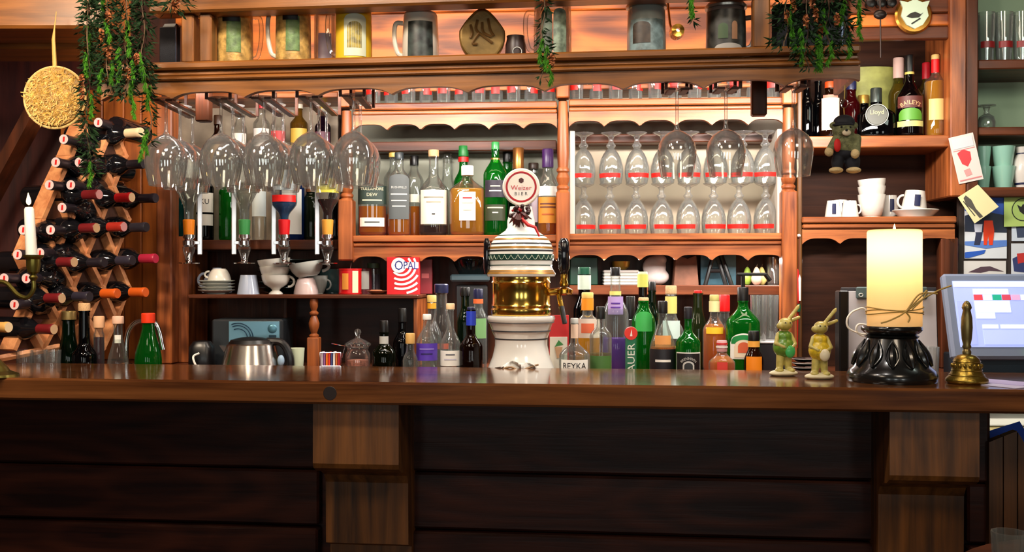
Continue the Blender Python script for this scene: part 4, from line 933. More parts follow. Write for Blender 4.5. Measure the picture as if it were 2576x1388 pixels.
cupobj('tea_cup', 'wide floral tea cup tilted on the pink bowl', 'cup', 775, 658, 694, 88, YS, ZS+S(44, YS), CHG, tilt=-.16, side=1, group='cups on the side shelf')
cupobj('green_bowl', 'bluish green glazed bowl behind the red tin', 'bowl', 838, 664, 725, 70, YS+.14, ZS, mat((74, 104, 104), .15, coat=.5), foot=.6)
dk = mat((40, 46, 42), .2, coat=.4)
for k in range(6):
    o = thing('dark_plate', 'dark glazed plate, %s from the bottom of the stack behind the cups' % ORD[k], 'plate', (X(725, YS+.19), YS+.19, ZS+.0+k*.02), 0, 'dark plates behind the cups')
    R = S(78, YS+.2); MB().lathe([(R*.6, 0), (R*.62, .004), (R, .021), (R, .024), (R*.6, .008), (0, .007)], 32).build('dish', dk, o)
# tins
rt = thing('red_tin', 'red tin with yellow picture and white side on the side shelf', 'tin', (X(881, YS-.03), YS-.03, ZS), -.1)
R = S(28, YS); MB().lathe([(R, 0), (R*1.03, .002), (R*1.03, .005), (R, .006), (R, S(60, YS)), (R*1.03, S(61, YS)), (R*1.03, S(64, YS)), (R*.96, S(64, YS)), (R*.94, S(60, YS)), (0, S(60, YS))], 32).build('can', mat((206, 26, 28), .3), rt)
patch(R, S(12, YS), S(52, YS), .30, a0=-.2).build('yellow_picture', mat((236, 150, 60), .5), rt); patch(R, S(4, YS), S(58, YS), .28, a0=.72).build('white_panel', CREAM, rt)
MB().tube([(0, 0, S(60, YS)), (S(3, YS), 0, S(78, YS))], .0015, 6).build('wire', CHROME, rt)
rt2 = thing('small_tin', 'small dark red tin with pale label behind the red tin', 'tin', (X(915, YS+.06), YS+.06, ZS)); R = S(21, YS)
MB().lathe([(R, 0), (R, S(64, YS)), (R*.9, S(66, YS)), (0, S(66, YS))], 24).build('can', mat((96, 36, 40), .35), rt2); patch(R, S(12, YS), S(58, YS), .5, a0=.3).build('label', mat((190, 186, 176), .5), rt2)
jr = thing('herb_jar', 'glass jar with dark green content right of the tins', 'jar', (X(940, YS+.1), YS+.1, ZS)); R = S(17, YS)
MB().lathe([(R, 0), (R, S(64, YS)), (R*.8, S(68, YS))], 24).build('glass_wall', CLEARB, jr); MB().lathe([(R*.9, .002), (R*.9, S(50, YS))], 20).build('content', mat((70, 46, 60), .6), jr); MB().lathe([(R*.95, S(66, YS)), (R*.95, S(78, YS)), (0, S(80, YS))], 20).build('lid', mat((70, 90, 60), .5), jr)
ds = thing('brown_dish', 'small brown dish of crumbs next to the striped box', 'dish', (X(950, YS-.04), YS-.04, ZS)); R = S(28, YS)
MB().lathe([(R*.5, 0), (R, .012), (R*.94, .013), (R*.5, .004), (0, .004)], 24).build('dish', mat((150, 96, 70), .4), ds)
for k in range(9):
    MB().ball((random.uniform(-.02, .02), random.uniform(-.015, .015), .011), (.009, .006, .005), 8, 6).build('crumb', mat((190, 120, 80), .7), ds)
Yx = YS-.07; op = thing('striped_box', 'red carton with white curved stripes and blue lettering', 'box', (X(1021, Yx), Yx, ZS), .0)
w2, hh = S(33, Yx), S(94, Yx)
MB().box(-w2-S(15, Yx), w2, .0, .05, 0, hh, .001).build('carton', mat((204, 24, 30), .45), op, smooth=False)
cxx, czz = -w2*.35, hh*.78
for k in range(9):
    r0, r1 = S(22+11.5*k, Yx), S(27.5+11.5*k, Yx); st = MB()
    for i in range(91):
        a, b = 2*pi*i/90+pi*.45, 2*pi*(i+1)/90+pi*.45; pts = [(cxx+r*cos(t), czz+r*sin(t)) for r, t in ((r0, a), (r1, a), (r1, b), (r0, b))]
        if i < 90 and all(-w2+.0005 < x < w2-.0005 and .001 < z < hh-.001 for x, z in pts): st.add([(x, -.0009, z) for x, z in pts], [(0, 3, 2, 1)])
        elif st.v: st.build('white_stripe', WHITE, op, smooth=False); st = MB()
MB().lathe([(0, .001), (S(19, Yx), .001)], 28, axis=(0, -1, 0), c=(cxx-S(6, Yx), -.0008, czz), cap=False).build('white_disc', WHITE, op)
MB().box(cxx, w2-.002, -.0016, -.0008, czz-S(7, Yx), czz+S(8, Yx)).build('white_tab', mat((236, 206, 206), .5), op, smooth=False)
BL = mat((14, 34, 120), .45)
lettering(op, 'O', S(21, Yx), czz, BL, yf=-.0022, xc=cxx-S(6, Yx), h=S(24, Yx)); lettering(op, 'PAL', S(35, Yx), czz, BL, yf=-.0022, xc=cxx+S(24, Yx), h=S(19, Yx))
b2 = thing('dark_red_box', 'dark red carton standing behind the striped box', 'box', (X(1072, YS+.05), YS+.05, ZS)); MB().box(-.021, .021, 0, .04, 0, S(88, YS), .001).build('carton', mat((120, 26, 34), .45), b2, smooth=False); MB().box(-.016, .010, -.001, 0, S(40, YS), S(52, YS)).build('print', mat((190, 90, 90), .5), b2, smooth=False)

# ================================================================== WORKTOP UTENSILS
Yk = 3.36; kz = lambda y: Z(y, Yk)-ZW; k_ = lambda n: S(n, Yk)
kt = thing('kettle', 'brushed steel electric kettle with black lid and handle', 'kettle', (X(632, Yk), Yk, ZW), -.05); STEEL = mat((196, 190, 184), .22, 1.0)
MB().lathe([(k_(76), 0), (k_(76), .012), (k_(74), .02), (k_(60), kz(866)), (k_(52), kz(860))], 40).build('body', STEEL, kt)
MB().lathe([(k_(56), kz(863)), (k_(50), kz(854)), (k_(30), kz(849)), (k_(10), kz(847)), (0, kz(846))], 36).build('lid', BLACK, kt)
MB().tube(bez([(k_(40), 0, kz(858)), (k_(78), 0, kz(862)), (k_(98), 0, kz(895)), (k_(100), 0, kz(940))]), [k_(10)]*31, 10).build('handle', mat((20, 18, 20), .3), kt)
MB().ball((k_(80), -.02, kz(905)), (k_(9), .008, k_(14)), 14, 8).build('switch', mat((150, 176, 200), .3), kt)
patch(k_(72), kz(930), kz(893), .28, arch=k_(14), r1=k_(66)).build('water_window', mat((226, 216, 206), .3), kt)
MB().prism([(k_(-58), kz(872)), (k_(-78), kz(868)), (k_(-66), kz(885))], -.015, .015).build('spout', STEEL, kt, smooth=False)
ts = thing('steel_appliance', 'black box appliance with pale blue steel front behind the kettle', 'appliance', (X(620, 3.5), 3.5, ZW)); s5 = lambda n: S(n, 3.5); z5 = lambda y: Z(y, 3.5)-ZW
MB().box(s5(-88), s5(92), 0, .16, 0, z5(803), .006).build('housing', mat((30, 34, 38), .35), ts, smooth=False)
MB().box(s5(-44), s5(84), -.006, 0, z5(862), z5(808), .002).build('front_plate', mat((120, 166, 186), .25, .55), ts, smooth=False)
for r in (24, 32, 38):
    MB().tube([(s5(-20)+s5(r)*cos(a), -.008, z5(850)+s5(r)*sin(a)) for a in [pi*.02+pi*.62*i/14 for i in range(15)]], .0018, 6).build('curved_trim', mat((36, 66, 90), .3, .5), ts)
MB().ball((s5(66), -.006, z5(826)), (s5(12), .006, s5(12)), 16, 8).build('dial', mat((90, 140, 160), .3, .4), ts)
MB().box(s5(58), s5(76), -.01, -.004, z5(858), z5(842), .001).build('button', mat((20, 50, 66), .3), ts, smooth=False)
mc = thing('black_machine', 'rounded black appliance with white cord beside the left post', 'appliance', (X(508, 3.42), 3.42, ZW)); s4 = lambda n: S(n, 3.42); z4 = lambda y: Z(y, 3.42)-ZW
MB().lathe([(s4(30), 0), (s4(31), .02), (s4(30), z4(872)), (s4(20), z4(858)), (0, z4(855))], 24, p=3.5, flat=.9).build('housing', mat((14, 13, 16), .3), mc)
MB().tube(bez([(s4(5), -.05, z4(885)), (s4(-8), -.055, z4(892)), (s4(-6), -.06, z4(905)), (s4(4), -.06, z4(925))]), .0035, 6).build('cord', WHITE, mc)
pc2 = cupobj('paper_cup', 'pale green paper cup between the kettle and the baluster', 'cup', 745, 884, 940, 42, 3.40, ZW, mat((196, 206, 176), .6), prof='cone', foot=.8)
bk = thing('sachet_holder', 'wire holder full of colourful sachets beside the glass jar', 'holder', (X(838, 3.36), 3.36, ZW)); s6 = lambda n: S(n, 3.36); z6 = lambda y: Z(y, 3.36)-ZW
MB().box(s6(-30), s6(22), -.02, .03, 0, .02, .002).tube([(s6(-30), -.02, .02), (s6(-30), -.02, z6(885)), (s6(22), -.02, z6(885)), (s6(22), -.02, .02)], .0015, 5).tube([(s6(22), 0, z6(900)), (s6(30), 0, z6(870)), (s6(-5), .01, z6(864))], .0018, 5).build('wire_frame', CHROME, bk)
for k, c in enumerate(((206, 190, 206), (150, 90, 150), (236, 120, 30), (232, 60, 40), (60, 70, 130), (240, 240, 236), (206, 110, 50), (180, 30, 40))):
    MB().box(s6(-28+6*k), s6(-23.5+6*k), -.016, .02, .004, z6(884+(k*7) % 5), .0006).build('sachet', mat(c, .5), bk, smooth=False)
gj = thing('glass_jar', 'clear glass jar with flared lid and knob among the worktop items', 'jar', (X(900, 3.38), 3.38, ZW)); s7 = lambda n: S(n, 3.38); z7 = lambda y: Z(y, 3.38)-ZW
MB().lathe([(s7(30), 0), (s7(31), .01), (s7(31), z7(890)), (s7(26), z7(880)), (s7(28), z7(874))], 32).build('glass_wall', CLEARB, gj)
MB().lathe([(s7(27), z7(873)), (s7(33), z7(868)), (s7(33), z7(864)), (s7(20), z7(856)), (s7(7), z7(850)), (s7(5), z7(844)), (s7(9), z7(836)), (s7(7), z7(829)), (0, z7(826))], 32).build('lid', CLEARB, gj)
MB().lathe([(s7(27), .006), (s7(27), z7(905)), (0, z7(903))], 24).build('sweets', mat((190, 120, 100), .5, var=.5, vscale=90), gj)
# coffee grinder behind the tap
cg = thing('coffee_grinder', 'dark grinder with a smoky hopper behind the tap column', 'grinder', (X(1185, 3.7), 3.7, ZW)); s8 = lambda n: S(n, 3.7); z8 = lambda y: Z(y, 3.7)-ZW
MB().box(s8(-38), s8(42), -.05, .08, 0, z8(716), .006).build('body', BLACK, cg, smooth=False); MB().box(s8(-50), s8(48), -.07, .09, z8(708), z8(690), .006).build('head', mat((40, 52, 56), .25), cg, smooth=False)
MB().lathe([(s8(30), z8(690)), (s8(46), z8(660)), (s8(46), z8(652)), (s8(44), z8(652))], 28).build('hopper', glass((130, 156, 160), .5), cg)
# three tumblers at the left end
for i, px in enumerate((62, 98, 132)):
    o = thing('tumbler', 'clear low tumbler behind the counter at the left, %s of three' % ORD[i], 'tumbler', (X(px, 3.24+.03*(i % 2)), 3.24+.03*(i % 2), ZW), 0, 'tumblers at the left end'); tumbler_mesh(o, S(21, 3.24), Z(880, 3.24)-ZW, BG, False)
# mixer tap beside the green bottle
mt = thing('sink_tap', 'curved chrome sink tap beside the red capped green bottle', 'tap', (X(318, 3.42), 3.42, ZW))
MB().tube(bez([(0, 0, 0), (0, 0, Z(860, 3.42)-ZW), (S(12, 3.4), 0, Z(822, 3.42)-ZW), (S(40, 3.4), 0, Z(806, 3.42)-ZW), (S(75, 3.4), 0, Z(816, 3.42)-ZW), (S(92, 3.4), 0, Z(880, 3.42)-ZW)]), .0085, 12).lathe([(.02, 0), (.02, .02), (.012, .025)], 20).build('swan_neck', CHROME, mt)
# ================================================================== STEINS ON THE OVERHEAD SHELF
ZT = zO(136)
def steinrow(px, v): return O.Y(px, v)
def stein(label, px, y0, w, hx, body, pic=None, lid=None, v=.10, taper=.04, picr=(.12, .85), ha=60, rim=None, cat='stein', name='beer_stein', shapes=()):
    Y = steinrow(px, v); h = Z(y0, Y)-ZT; R = S(w, Y)/2
    o = thing(name, label, cat, (X(px, Y), Y, ZT), -atan(X(px, Y)/Y)*.8, 'steins on the overhead shelf')
    t = 1-taper
    MB().lathe([(R*.96, 0), (R, .006), (R*.99, h*.5), (R*t, h*.94), (R*t*.93, h), (R*t*.87, h), (R*t*.87, h*.9), (R*.9, .012), (0, .012)], 36).build('body', body, o)
    if pic: patch(R, h*picr[0], h*picr[1], radians(ha), r1=R*(1-taper*.6), off=.0012).build('picture', pic, o)
    for (f0, f1, a, c, m) in shapes: patch(R, h*f0, h*f1, radians(a), off=.0024, a0=radians(c), arch=h*.08).build('painted_figure', m, o)
    if hx:
        pts = [(hx*(R*.95), 0, h*.8), (hx*(R*1.35), 0, h*.78), (hx*(R*1.42), 0, h*.5), (hx*(R*1.25), 0, h*.22), (hx*R*.95, 0, h*.15)]
        MB().tube(bez(pts, 6), R*.13, 10).build('handle', body if not rim else rim, o)
    if lid:
        MB().lathe([(R*1.04, h), (R*1.06, h+.006), (R*.9, h+.016), (R*.4, h+.03), (R*.1, h+.045), (0, h+.046)], 30).build('lid', lid, o)
    return o
PEW = mat((150, 146, 138), .3, .8); SALT = mat((214, 206, 190), .25, coat=.4); GREY = mat((140, 146, 140), .25, coat=.4)
RELIEF = mat((186, 150, 84), .45, bump=1.0, bscale=60, var=.55, vscale=45); RELG = mat((92, 120, 66), .5, bump=.8, bscale=70, var=.4, vscale=60)
DARKPIC = mat((52, 60, 56), .4, var=.8, vscale=38); GREENPIC = mat((70, 84, 66), .4, var=.7, vscale=50); BLUEPIC = mat((120, 140, 140), .4, var=.5, vscale=40)
YELP = mat((222, 182, 40), .4)
stein('relief beer stein with glass handle beside the left speaker post', 590, 8, 92, 1, RELIEF, RELG, None, rim=CLEARB, picr=(.2, .72), ha=22, shapes=[(.66, .9, 26, -8, BLACK)])
stein('relief beer stein with cream handle on its left', 738, 4, 88, -1, RELIEF, RELG, None, rim=SALT, picr=(.2, .72), ha=22, shapes=[(.66, .9, 24, -8, BLACK)])
stein('small glass mug with purple crest', 818, 30, 56, 0, CLEARB, mat((206, 190, 206), .4), None, picr=(.12, .62), ha=35, v=.2, name='glass_mug', cat='mug')
stein('yellow glass mug with oval lion medallion', 890, 2, 92, -1, glass((240, 214, 110), .8, body=.2, bc=(232, 190, 60)), YELP, None, picr=(.05, .8), ha=70, rim=CLEARB, name='glass_mug', cat='mug', shapes=[(.1, .74, 34, 6, mat((206, 212, 186), .4)), (.22, .62, 22, 4, mat((150, 130, 30), .5, var=.6, vscale=70))])
stein('white stein with a dark mountain picture and left handle', 1058, 34, 92, -1, SALT, DARKPIC, None, picr=(.06, .78), ha=42, taper=.08)
stein('glass stein with painted dancers behind the middle garland', 1390, 2, 96, -1, CLEARB, None, None, shapes=[(.06, .78, 16, -18, GREENPIC), (.06, .8, 20, 22, mat((130, 146, 124), .4, var=.5, vscale=60))], name='glass_mug', cat='mug')
stein('grey lidded stein with a village scene', 1626, 22, 98, 0, GREY, BLUEPIC, PEW, picr=(.1, .72), ha=54, shapes=[(.24, .66, 26, -16, mat((66, 52, 40), .4, var=.5, vscale=60))])
stein('dark painted lidded stein with right handle', 1826, 24, 100, 1, mat((120, 104, 96), .3), mat((50, 48, 42), .4, var=.8, vscale=48), PEW, picr=(.08, .92), ha=66, shapes=[(.3, .62, 14, -10, mat((60, 84, 44), .4)), (.28, .66, 8, 22, mat((150, 110, 80), .4)), (.02, .2, 40, 6, mat((176, 170, 160), .4))])
Y = steinrow(1213, .10)
pl = thing('carved_flask', 'flat bronze flask with carved antlers between the steins', 'flask', (X(1213, Y), Y, ZT), .02)
R = S(58, Y); prof = []
for i in range(40):
    t = -pi/2+2*pi*i/40; x = R*cos(t); z = R*1.04+R*1.04*sin(t)
    if z > R*1.2: x *= 1-.42*((z-R*1.2)/(R*.9))
    prof.append((x, max(z*1.12, .0) if sin(t) > -.96 else 0))
bo = MB().prism(prof, -.018, .018).build('body', mat((124, 96, 44), .4, .35, bump=.5, bscale=40, var=.35, vscale=18), pl, smooth=False); bo.modifiers.new('soft', 'BEVEL').width = .008; bo.modifiers['soft'].segments = 3; bo.modifiers['soft'].limit_method = 'ANGLE'
for pts in ([(-.5, 1.5), (-.42, 1.15), (-.5, .95)], [(-.2, 1.7), (-.25, 1.3), (.1, 1.0), (.45, .75)], [(.25, 1.75), (.35, 1.3), (.5, 1.05)], [(-.1, 1.2), (-.4, .75), (-.2, .7)], [(0, 1.6), (.05, 1.2), (.4, 1.0)]):
    MB().tube(bez([(a*R, -.02, b*R*1.05) for a, b in pts]), .004, 6).build('carved_antler', mat((96, 68, 30), .4, .3), pl)
Y = steinrow(1297, .12); jd = thing('small_jug', 'small dark earthenware jug with ring mark beside the carved flask', 'jug', (X(1297, Y), Y, ZT)); R = S(27, Y)
MB().lathe([(R*.9, 0), (R, .02), (R*.95, S(45, Y)), (R*.8, S(62, Y)), (R*.85, S(68, Y)), (R*.7, S(68, Y)), (0, .06)], 28).build('body', mat((58, 42, 38), .4), jd)
MB().tube([(S(4, Y)+S(11, Y)*cos(a), -R-.001, S(24, Y)+S(11, Y)*sin(a)) for a in [2*pi*i/20 for i in range(20)]], .0014, 6, closed=True).build('ring_mark', SIL, jd)
# speakers
for px, w, lab, v in ((424, 52, 'black loudspeaker behind the left garland', .06), (2038, 186, 'black loudspeaker behind the right garland', .05)):
    Y = O.Y(px, v+.03); s = S(w, Y)/2; o = thing('loudspeaker', lab, 'loudspeaker', (X(px, Y), Y, ZT), -.12, 'loudspeakers')
    MB().box(-s, s, 0, .16, 0, .135, .012).build('cabinet', mat((16, 17, 24), .35), o, smooth=False)
    MB().box(-s*.88, s*.88, -.006, .002, .012, .123, .006).build('grille', mat((24, 26, 34), .6, bump=.8, bscale=700), o, smooth=False)
    MB().box(s*.8, s*.86, -.008, -.004, .01, .125, .001).build('trim_strip', mat((60, 80, 110), .3, .5), o, smooth=False)
# small glasses on the board behind the steins
gproto = None
for i, px in enumerate((985, 1118, 1142, 1455, 1478, 1502, 1527, 1552, 1690, 1712, 1738, 1762)):
    lab = 'small stemmed liqueur glass glinting behind the steins, %s from the left' % ORD[i]
    if gproto is None: gproto = o = stemware('liqueur_glass', lab, 'glass', ([(.008, .04), (.014, .052), (.0155, .075), (.0145, .095)], [(.008, .04), (.003, .036), (.003, .012), (.005, .006)], [(.0145, 0), (.0145, .003), (.005, .006)]), (0, 0, 0), 'liqueur glasses behind the steins', BG)
    else: o = copytree(gproto); o['label'] = lab
    x, y = B.at(px, .12); o.location = (x, y, 2.035)
# lamp behind the steins
lp = thing('spot_lamp', 'small bright brass spot lamp between the lidded steins', 'lamp', (X(1700, 3.3), 3.3, Z(84, 3.3)))
MB().lathe([(.006, .05), (.02, .045), (.024, .02), (.022, 0)], 20, axis=(0, -1, .0), c=(0, 0, 0), cap=False).build('shade', BRASS, lp)
MB().ball((0, -.012, 0), .011, 12, 8).build('bulb', mat((255, 240, 220), .5, emit=14, ecol=(255, 226, 190)), lp)
MB().tube([(0, .04, 0), (0, .12, .06), (0, .2, .2)], .004, 6).build('arm', BRASS, lp)

# ================================================================== GARLANDS
NEED = mat((26, 48, 24), .9, var=.5, vscale=60, spec=.15); LIME = mat((66, 128, 26), .8, var=.3, vscale=60, spec=.2); DRY = mat((150, 86, 44), .6, var=.4, vscale=80); STEM = mat((96, 74, 50), .7)
def leafquads(mb, c, d, L, w):
    d = d.normalized(); s = d.cross(Vector((random.uniform(-1, 1), random.uniform(-1, 1), random.uniform(-1, 1))))
    if s.length < .01: return
    s = s.normalized()*w; m = c+d*L*.45
    mb.add([c, m-s, c+d*L, m+s], [(0, 1, 2, 3)])
def garland(label, px, y0, y1, Y, dens=1.0, wid=16, fringe=True, cones=2, sway=6, frl=46, bushes=None):
    o = thing('hanging_garland', label, 'garland', (X(px, Y), Y, Z(y0, Y)), 0, 'fir and asparagus fern garlands')
    L = S(y1-y0, Y); n = 14
    pts = [Vector((S(sway*sin(i*.9+px), Y)*(i/n), S(4*cos(i*.7), Y), -L*i/n)) for i in range(n+1)]
    MB().tube(pts, .0016, 5).build('stem', STEM, o)
    mb = MB(); fr = MB()
    for i in range(int(420*dens*L/.35)):
        t = random.random(); env = .45+.55*abs(sin(t*pi*3.2+px)); k = min(int(t*n), n-1); c = pts[k].lerp(pts[k+1], t*n-k)
        a = random.uniform(0, 2*pi); r = S(wid, Y)*env*random.random()**.6
        c = c+Vector((r*cos(a), r*sin(a)*.8, random.uniform(-.01, .01)))
        leafquads(mb, c, Vector((cos(a), sin(a)*.8, random.uniform(-1.3, .4))), random.uniform(.014, .03), random.uniform(.0016, .0038))
    mb.build('fir_needles', NEED, o, smooth=False)['kind'] = 'stuff'
    if fringe:
        for s_ in range(3 if L > .2 else 2):
            t = random.uniform(.25, .95); k = min(int(t*n), n-1); c = pts[k]+Vector((random.uniform(-1, 1)*S(wid, Y)*.8, -.012, 0)); q_ = c.copy()
            for i in range(int(frl*1.4)):
                q_ = q_+Vector((random.uniform(-.0012, .0012), 0, -S(frl, Y)/(frl*1.4)))
                for _ in range(3): leafquads(fr, q_, Vector((random.uniform(-1, 1), random.uniform(-.6, .6), -1.3)), random.uniform(.008, .017), .0009)
        fr.build('fern_fringe', LIME, o, smooth=False)['kind'] = 'stuff'
    for c_ in range(cones):
        t = random.uniform(.1, .9); k = min(int(t*n), n-1); c = pts[k]+Vector((random.uniform(-.02, .02), -.018, 0)); cb = MB()
        for i in range(26):
            a = i*2.4; z = (i/26-.5)*.03; r = .009*sin(pi*(i+2)/29); leafquads(cb, c+Vector((0, 0, z)), Vector((cos(a)*r*100, sin(a)*r*100, -.35)), .010, .004)
        cb.build('dried_leaf', DRY, o, smooth=False)
    return o
YG = 2.80
for a in (('leafy garland strand nearest the straw disc, ending by the wine capsules', 222, -40, 440, YG, 1.2, 22, True, 2, 10), ('short bushy garland strand over the top left beam', 246, -60, 190, YG+.06, 1.6, 34, True, 2, 8), ('garland strand with red dried leaves left of the beam end', 272, -60, 235, YG-.03, 1.4, 30, True, 3, 8),
          ('garland strand with long lime fringe beside the beam end', 318, -60, 250, YG-.05, 1.5, 30, True, 2, 8), ('garland strand in front of the left loudspeaker', 360, -60, 205, YG-.06, 1.3, 26, True, 2, 8), ('thin garland strand with a tuft by the wine glasses', 376, 150, 372, YG-.02, .5, 15, True, 0, 6),
          ('upper left garland sprig draped on the top beam', 440, -60, 30, YG-.1, 1.4, 46, False, 2, 8),
          ('thin garland strand hanging down the middle of the beam', 1368, -50, 205, 2.63, .55, 11, True, 2, 10),
          ('garland strand with a lone lime frond at the right of the lidded steins', 1738, -60, 62, 2.66, .25, 8, True, 0, 6),
          ('right garland strand, leftmost, over the loudspeaker', 1978, -60, 118, 2.50, 1.5, 34, True, 2, 8), ('right garland strand with long bright fringe over the beam end', 2030, -60, 168, 2.48, 1.6, 36, True, 3, 8), ('right garland strand with dried rose over the loudspeaker', 2082, -60, 130, 2.50, 1.6, 34, True, 3, 8), ('right garland strand at the loudspeaker edge', 2122, -60, 110, 2.52, 1.1, 22, True, 1, 8), ('lime fern frond hanging before the brown cupboard boards', 2162, -60, 75, 2.52, .2, 8, True, 0, 5)):
    garland(*a, frl=90 if 'long' in a[0] else 60)
# straw disc with its loop
Yd = 2.95; sd = thing('straw_disc', 'round golden straw disc hanging at the upper left', 'wall ornament', (X(140, Yd), Yd, Z(246, Yd))); Rd = S(77, Yd)
MB().lathe([(0, -.012), (Rd*.94, -.008), (Rd, 0), (Rd*.94, .01), (Rd*.6, .016), (0, .018)], 40, axis=(0, -1, 0)).build('straw_core', mat((140, 104, 42), .6, bump=1, bscale=120, var=.4, vscale=50), sd)
stw = MB()
for k in range(950):
    a = random.uniform(0, 2*pi); r = Rd*sqrt(random.random())*.88; c = Vector((r*cos(a), -.017+.010*(r/Rd)**4, r*sin(a))); b = random.uniform(0, 2*pi)
    d = Vector((cos(b), random.uniform(-.25, .1), sin(b))); s = d.cross(Vector((0, 1, 0))).normalized()*random.uniform(.001, .0022); L = random.uniform(.008, .02)
    stw.add([c-s, c+s, c+d*L+s*.4+Vector((0, -.002, 0)), c+d*L-s*.4+Vector((0, -.002, 0))], [(0, 1, 2, 3)])
stw.build('straw_blades', mat((178, 136, 58), .5, .15, var=.35, vscale=70), sd, smooth=False)['kind'] = 'stuff'
MB().tube([(Rd*1.0*cos(a), -.004, Rd*1.0*sin(a)) for a in [2*pi*i/48 for i in range(48)]], .0035, 6, closed=True).build('rim', mat((196, 164, 104), .6), sd)
MB().tube([(-.002, 0, Rd), (-.006, 0, Rd+S(70, Yd)), (-.003, 0, Rd+S(100, Yd)), (.002, 0, Rd+S(140, Yd))], [.006, .005, .002, .001], 6).build('hanging_ribbon', mat((190, 150, 76), .6), sd)

# ================================================================== CANDLES
def flame(o, c, s, power):
    MB().lathe([(0, 0), (s*.5, s*.5), (s*.6, s*1.0), (s*.35, s*2.0), (0, s*3.2)], 14, c=c).build('flame', mat((255, 220, 160), .5, emit=26, ecol=(255, 200, 120)), o)
    MB().tube([(c[0], c[1], c[2]-s*.6), (c[0], c[1], c[2]+s*.6)], s*.09, 5).build('wick', INK, o)
    l = point('candle_flame_light', (0, 0, 0), power, (1, .62, .3), s*.4); l.parent = o; l.location = (c[0], c[1], c[2]+s*1.6)
Yc = 2.78; cz = lambda y: Z(y, Yc)-ZC; cs = lambda n: S(n, Yc)
OB = mat((120, 110, 52), .28, .9)
cb = thing('candelabra', 'greenish brass candelabra with curved arm at the left edge', 'candle holder', (X(-18, Yc), Yc, ZC)); ox = 18+84
MB().lathe([(cs(62), 0), (cs(60), cs(6)), (cs(40), cs(14)), (cs(34), cs(24)), (cs(14), cs(46)), (cs(9), cs(70)), (cs(14), cs(90)), (cs(8), cs(110)), (cs(9), cz(700)), (cs(15), cz(690)), (cs(9), cz(680)), (cs(12), cz(640)), (0, cz(636))], 28).build('stand', OB, cb)
MB().tube(bez([(0, 0, cz(706)), (cs(34), 0, cz(712)), (cs(62), 0, cz(740)), (cs(86), 0, cz(748)), (cs(102), 0, cz(728)), (cs(ox), 0, cz(702))]), cs(5.5), 10).build('arm', OB, cb)
MB().lathe([(cs(6), cz(706)), (cs(11), cz(697)), (cs(6), cz(690)), (cs(14), cz(684)), (cs(17), cz(668)), (cs(17), cz(652)), (cs(24), cz(646)), (cs(25), cz(641)), (cs(18), cz(643)), (cs(14), cz(650)), (0, cz(650))], 24, c=(cs(ox), 0, 0)).build('candle_cup', OB, cb)
tc_ = thing('taper_candle', 'lit white taper candle in the candelabra at the left', 'candle', (X(80, Yc), Yc, Z(650, Yc)), 0); tc_.rotation_euler = (0, -.055, 0)
WAX = mat((244, 238, 226), .4, sss=.4)
MB().lathe([(cs(14), 0), (cs(13), cs(60)), (cs(11.5), cs(124)), (cs(9), cs(129)), (0, cs(126))], 20).build('wax', WAX, tc_)
flame(tc_, (0, 0, cs(134)), cs(10), 1.4)
Yp = 2.66; pz = lambda y: Z(y, Yp)-ZC; ps = lambda n: S(n, Yp)
BC = mat((18, 20, 20), .22, coat=.3)
hb = thing('candle_stand', 'heavy black carved candle stand with leaf relief on the counter', 'candle stand', (X(2243, Yp), Yp, ZC))
MB().lathe([(ps(106), 0), (ps(108), ps(4)), (ps(109), ps(16)), (ps(104), ps(28)), (ps(94), ps(36)), (ps(80), ps(60)), (ps(66), ps(95)), (ps(61), ps(108)), (ps(66), ps(113)), (ps(58), ps(117)), (ps(66), ps(121)), (ps(73), ps(128)), (ps(74), ps(134)), (ps(70), ps(139)), (ps(20), ps(136)), (0, ps(136))], 48).build('body', BC, hb, ang=.9)
for k in range(12):
    a = 2*pi*k/12+.2; mbl = MB(); pts = []
    for i in range(7):
        t = i/6; r = ps(92-30*t)+.003; b = a+.22*sin(pi*t)*0; pts.append((r*cos(b), r*sin(b), ps(40+64*t)))
    mbl.tube(pts, [ps(3), ps(7), ps(9), ps(9), ps(7), ps(4), ps(1)], 8); mbl.build('leaf_relief', BC, hb)
    for s_ in (-1, 1):
        pts = [((ps(92-30*t)+.002)*cos(a+s_*.2*sin(pi*t)), (ps(92-30*t)+.002)*sin(a+s_*.2*sin(pi*t)), ps(40+64*t)) for t in [i/6 for i in range(7)]]
        MB().tube(pts, ps(2.2), 6).build('leaf_relief', BC, hb)
pc_ = thing('pillar_candle', 'thick cream pillar candle burning on the black stand', 'candle', (X(2250, Yp), Yp, ZC+ps(136.5)))
WAX2, nt_, p_ = newmat('glowing_wax'); nt_.nodes.remove(p_)
d1_ = nt_.nodes.new('ShaderNodeBsdfDiffuse'); d2_ = nt_.nodes.new('ShaderNodeBsdfTranslucent'); mx_ = nt_.nodes.new('ShaderNodeMixShader'); mx_.inputs[0].default_value = .45
for d_ in (d1_, d2_): d_.inputs['Color'].default_value = rgb(252, 226, 178)
nt_.links.new(d1_.outputs[0], mx_.inputs[1]); nt_.links.new(d2_.outputs[0], mx_.inputs[2]); nt_.links.new(mx_.outputs[0], nt_.nodes['Material Output'].inputs['Surface'])
Rp = ps(66); hp = pz(578)-ps(136.5)
MB().lathe([(Rp*.98, 0), (Rp, .004), (Rp, hp-.006), (Rp*.96, hp-.001), (Rp*.9, hp), (Rp*.78, hp-.012), (Rp*.3, hp-.02), (0, hp-.02)], 44).build('wax', WAX2, pc_, ang=.8)
flame(pc_, (0, 0, hp-.004), ps(6), .5)
l_ = point('candle_wax_glow', (0, 0, 0), 1.0, (1, .80, .55), .025); l_.parent = pc_; l_.location = (0, 0, hp-.05)  # added light inside the hollow wax, stands in for flame scatter
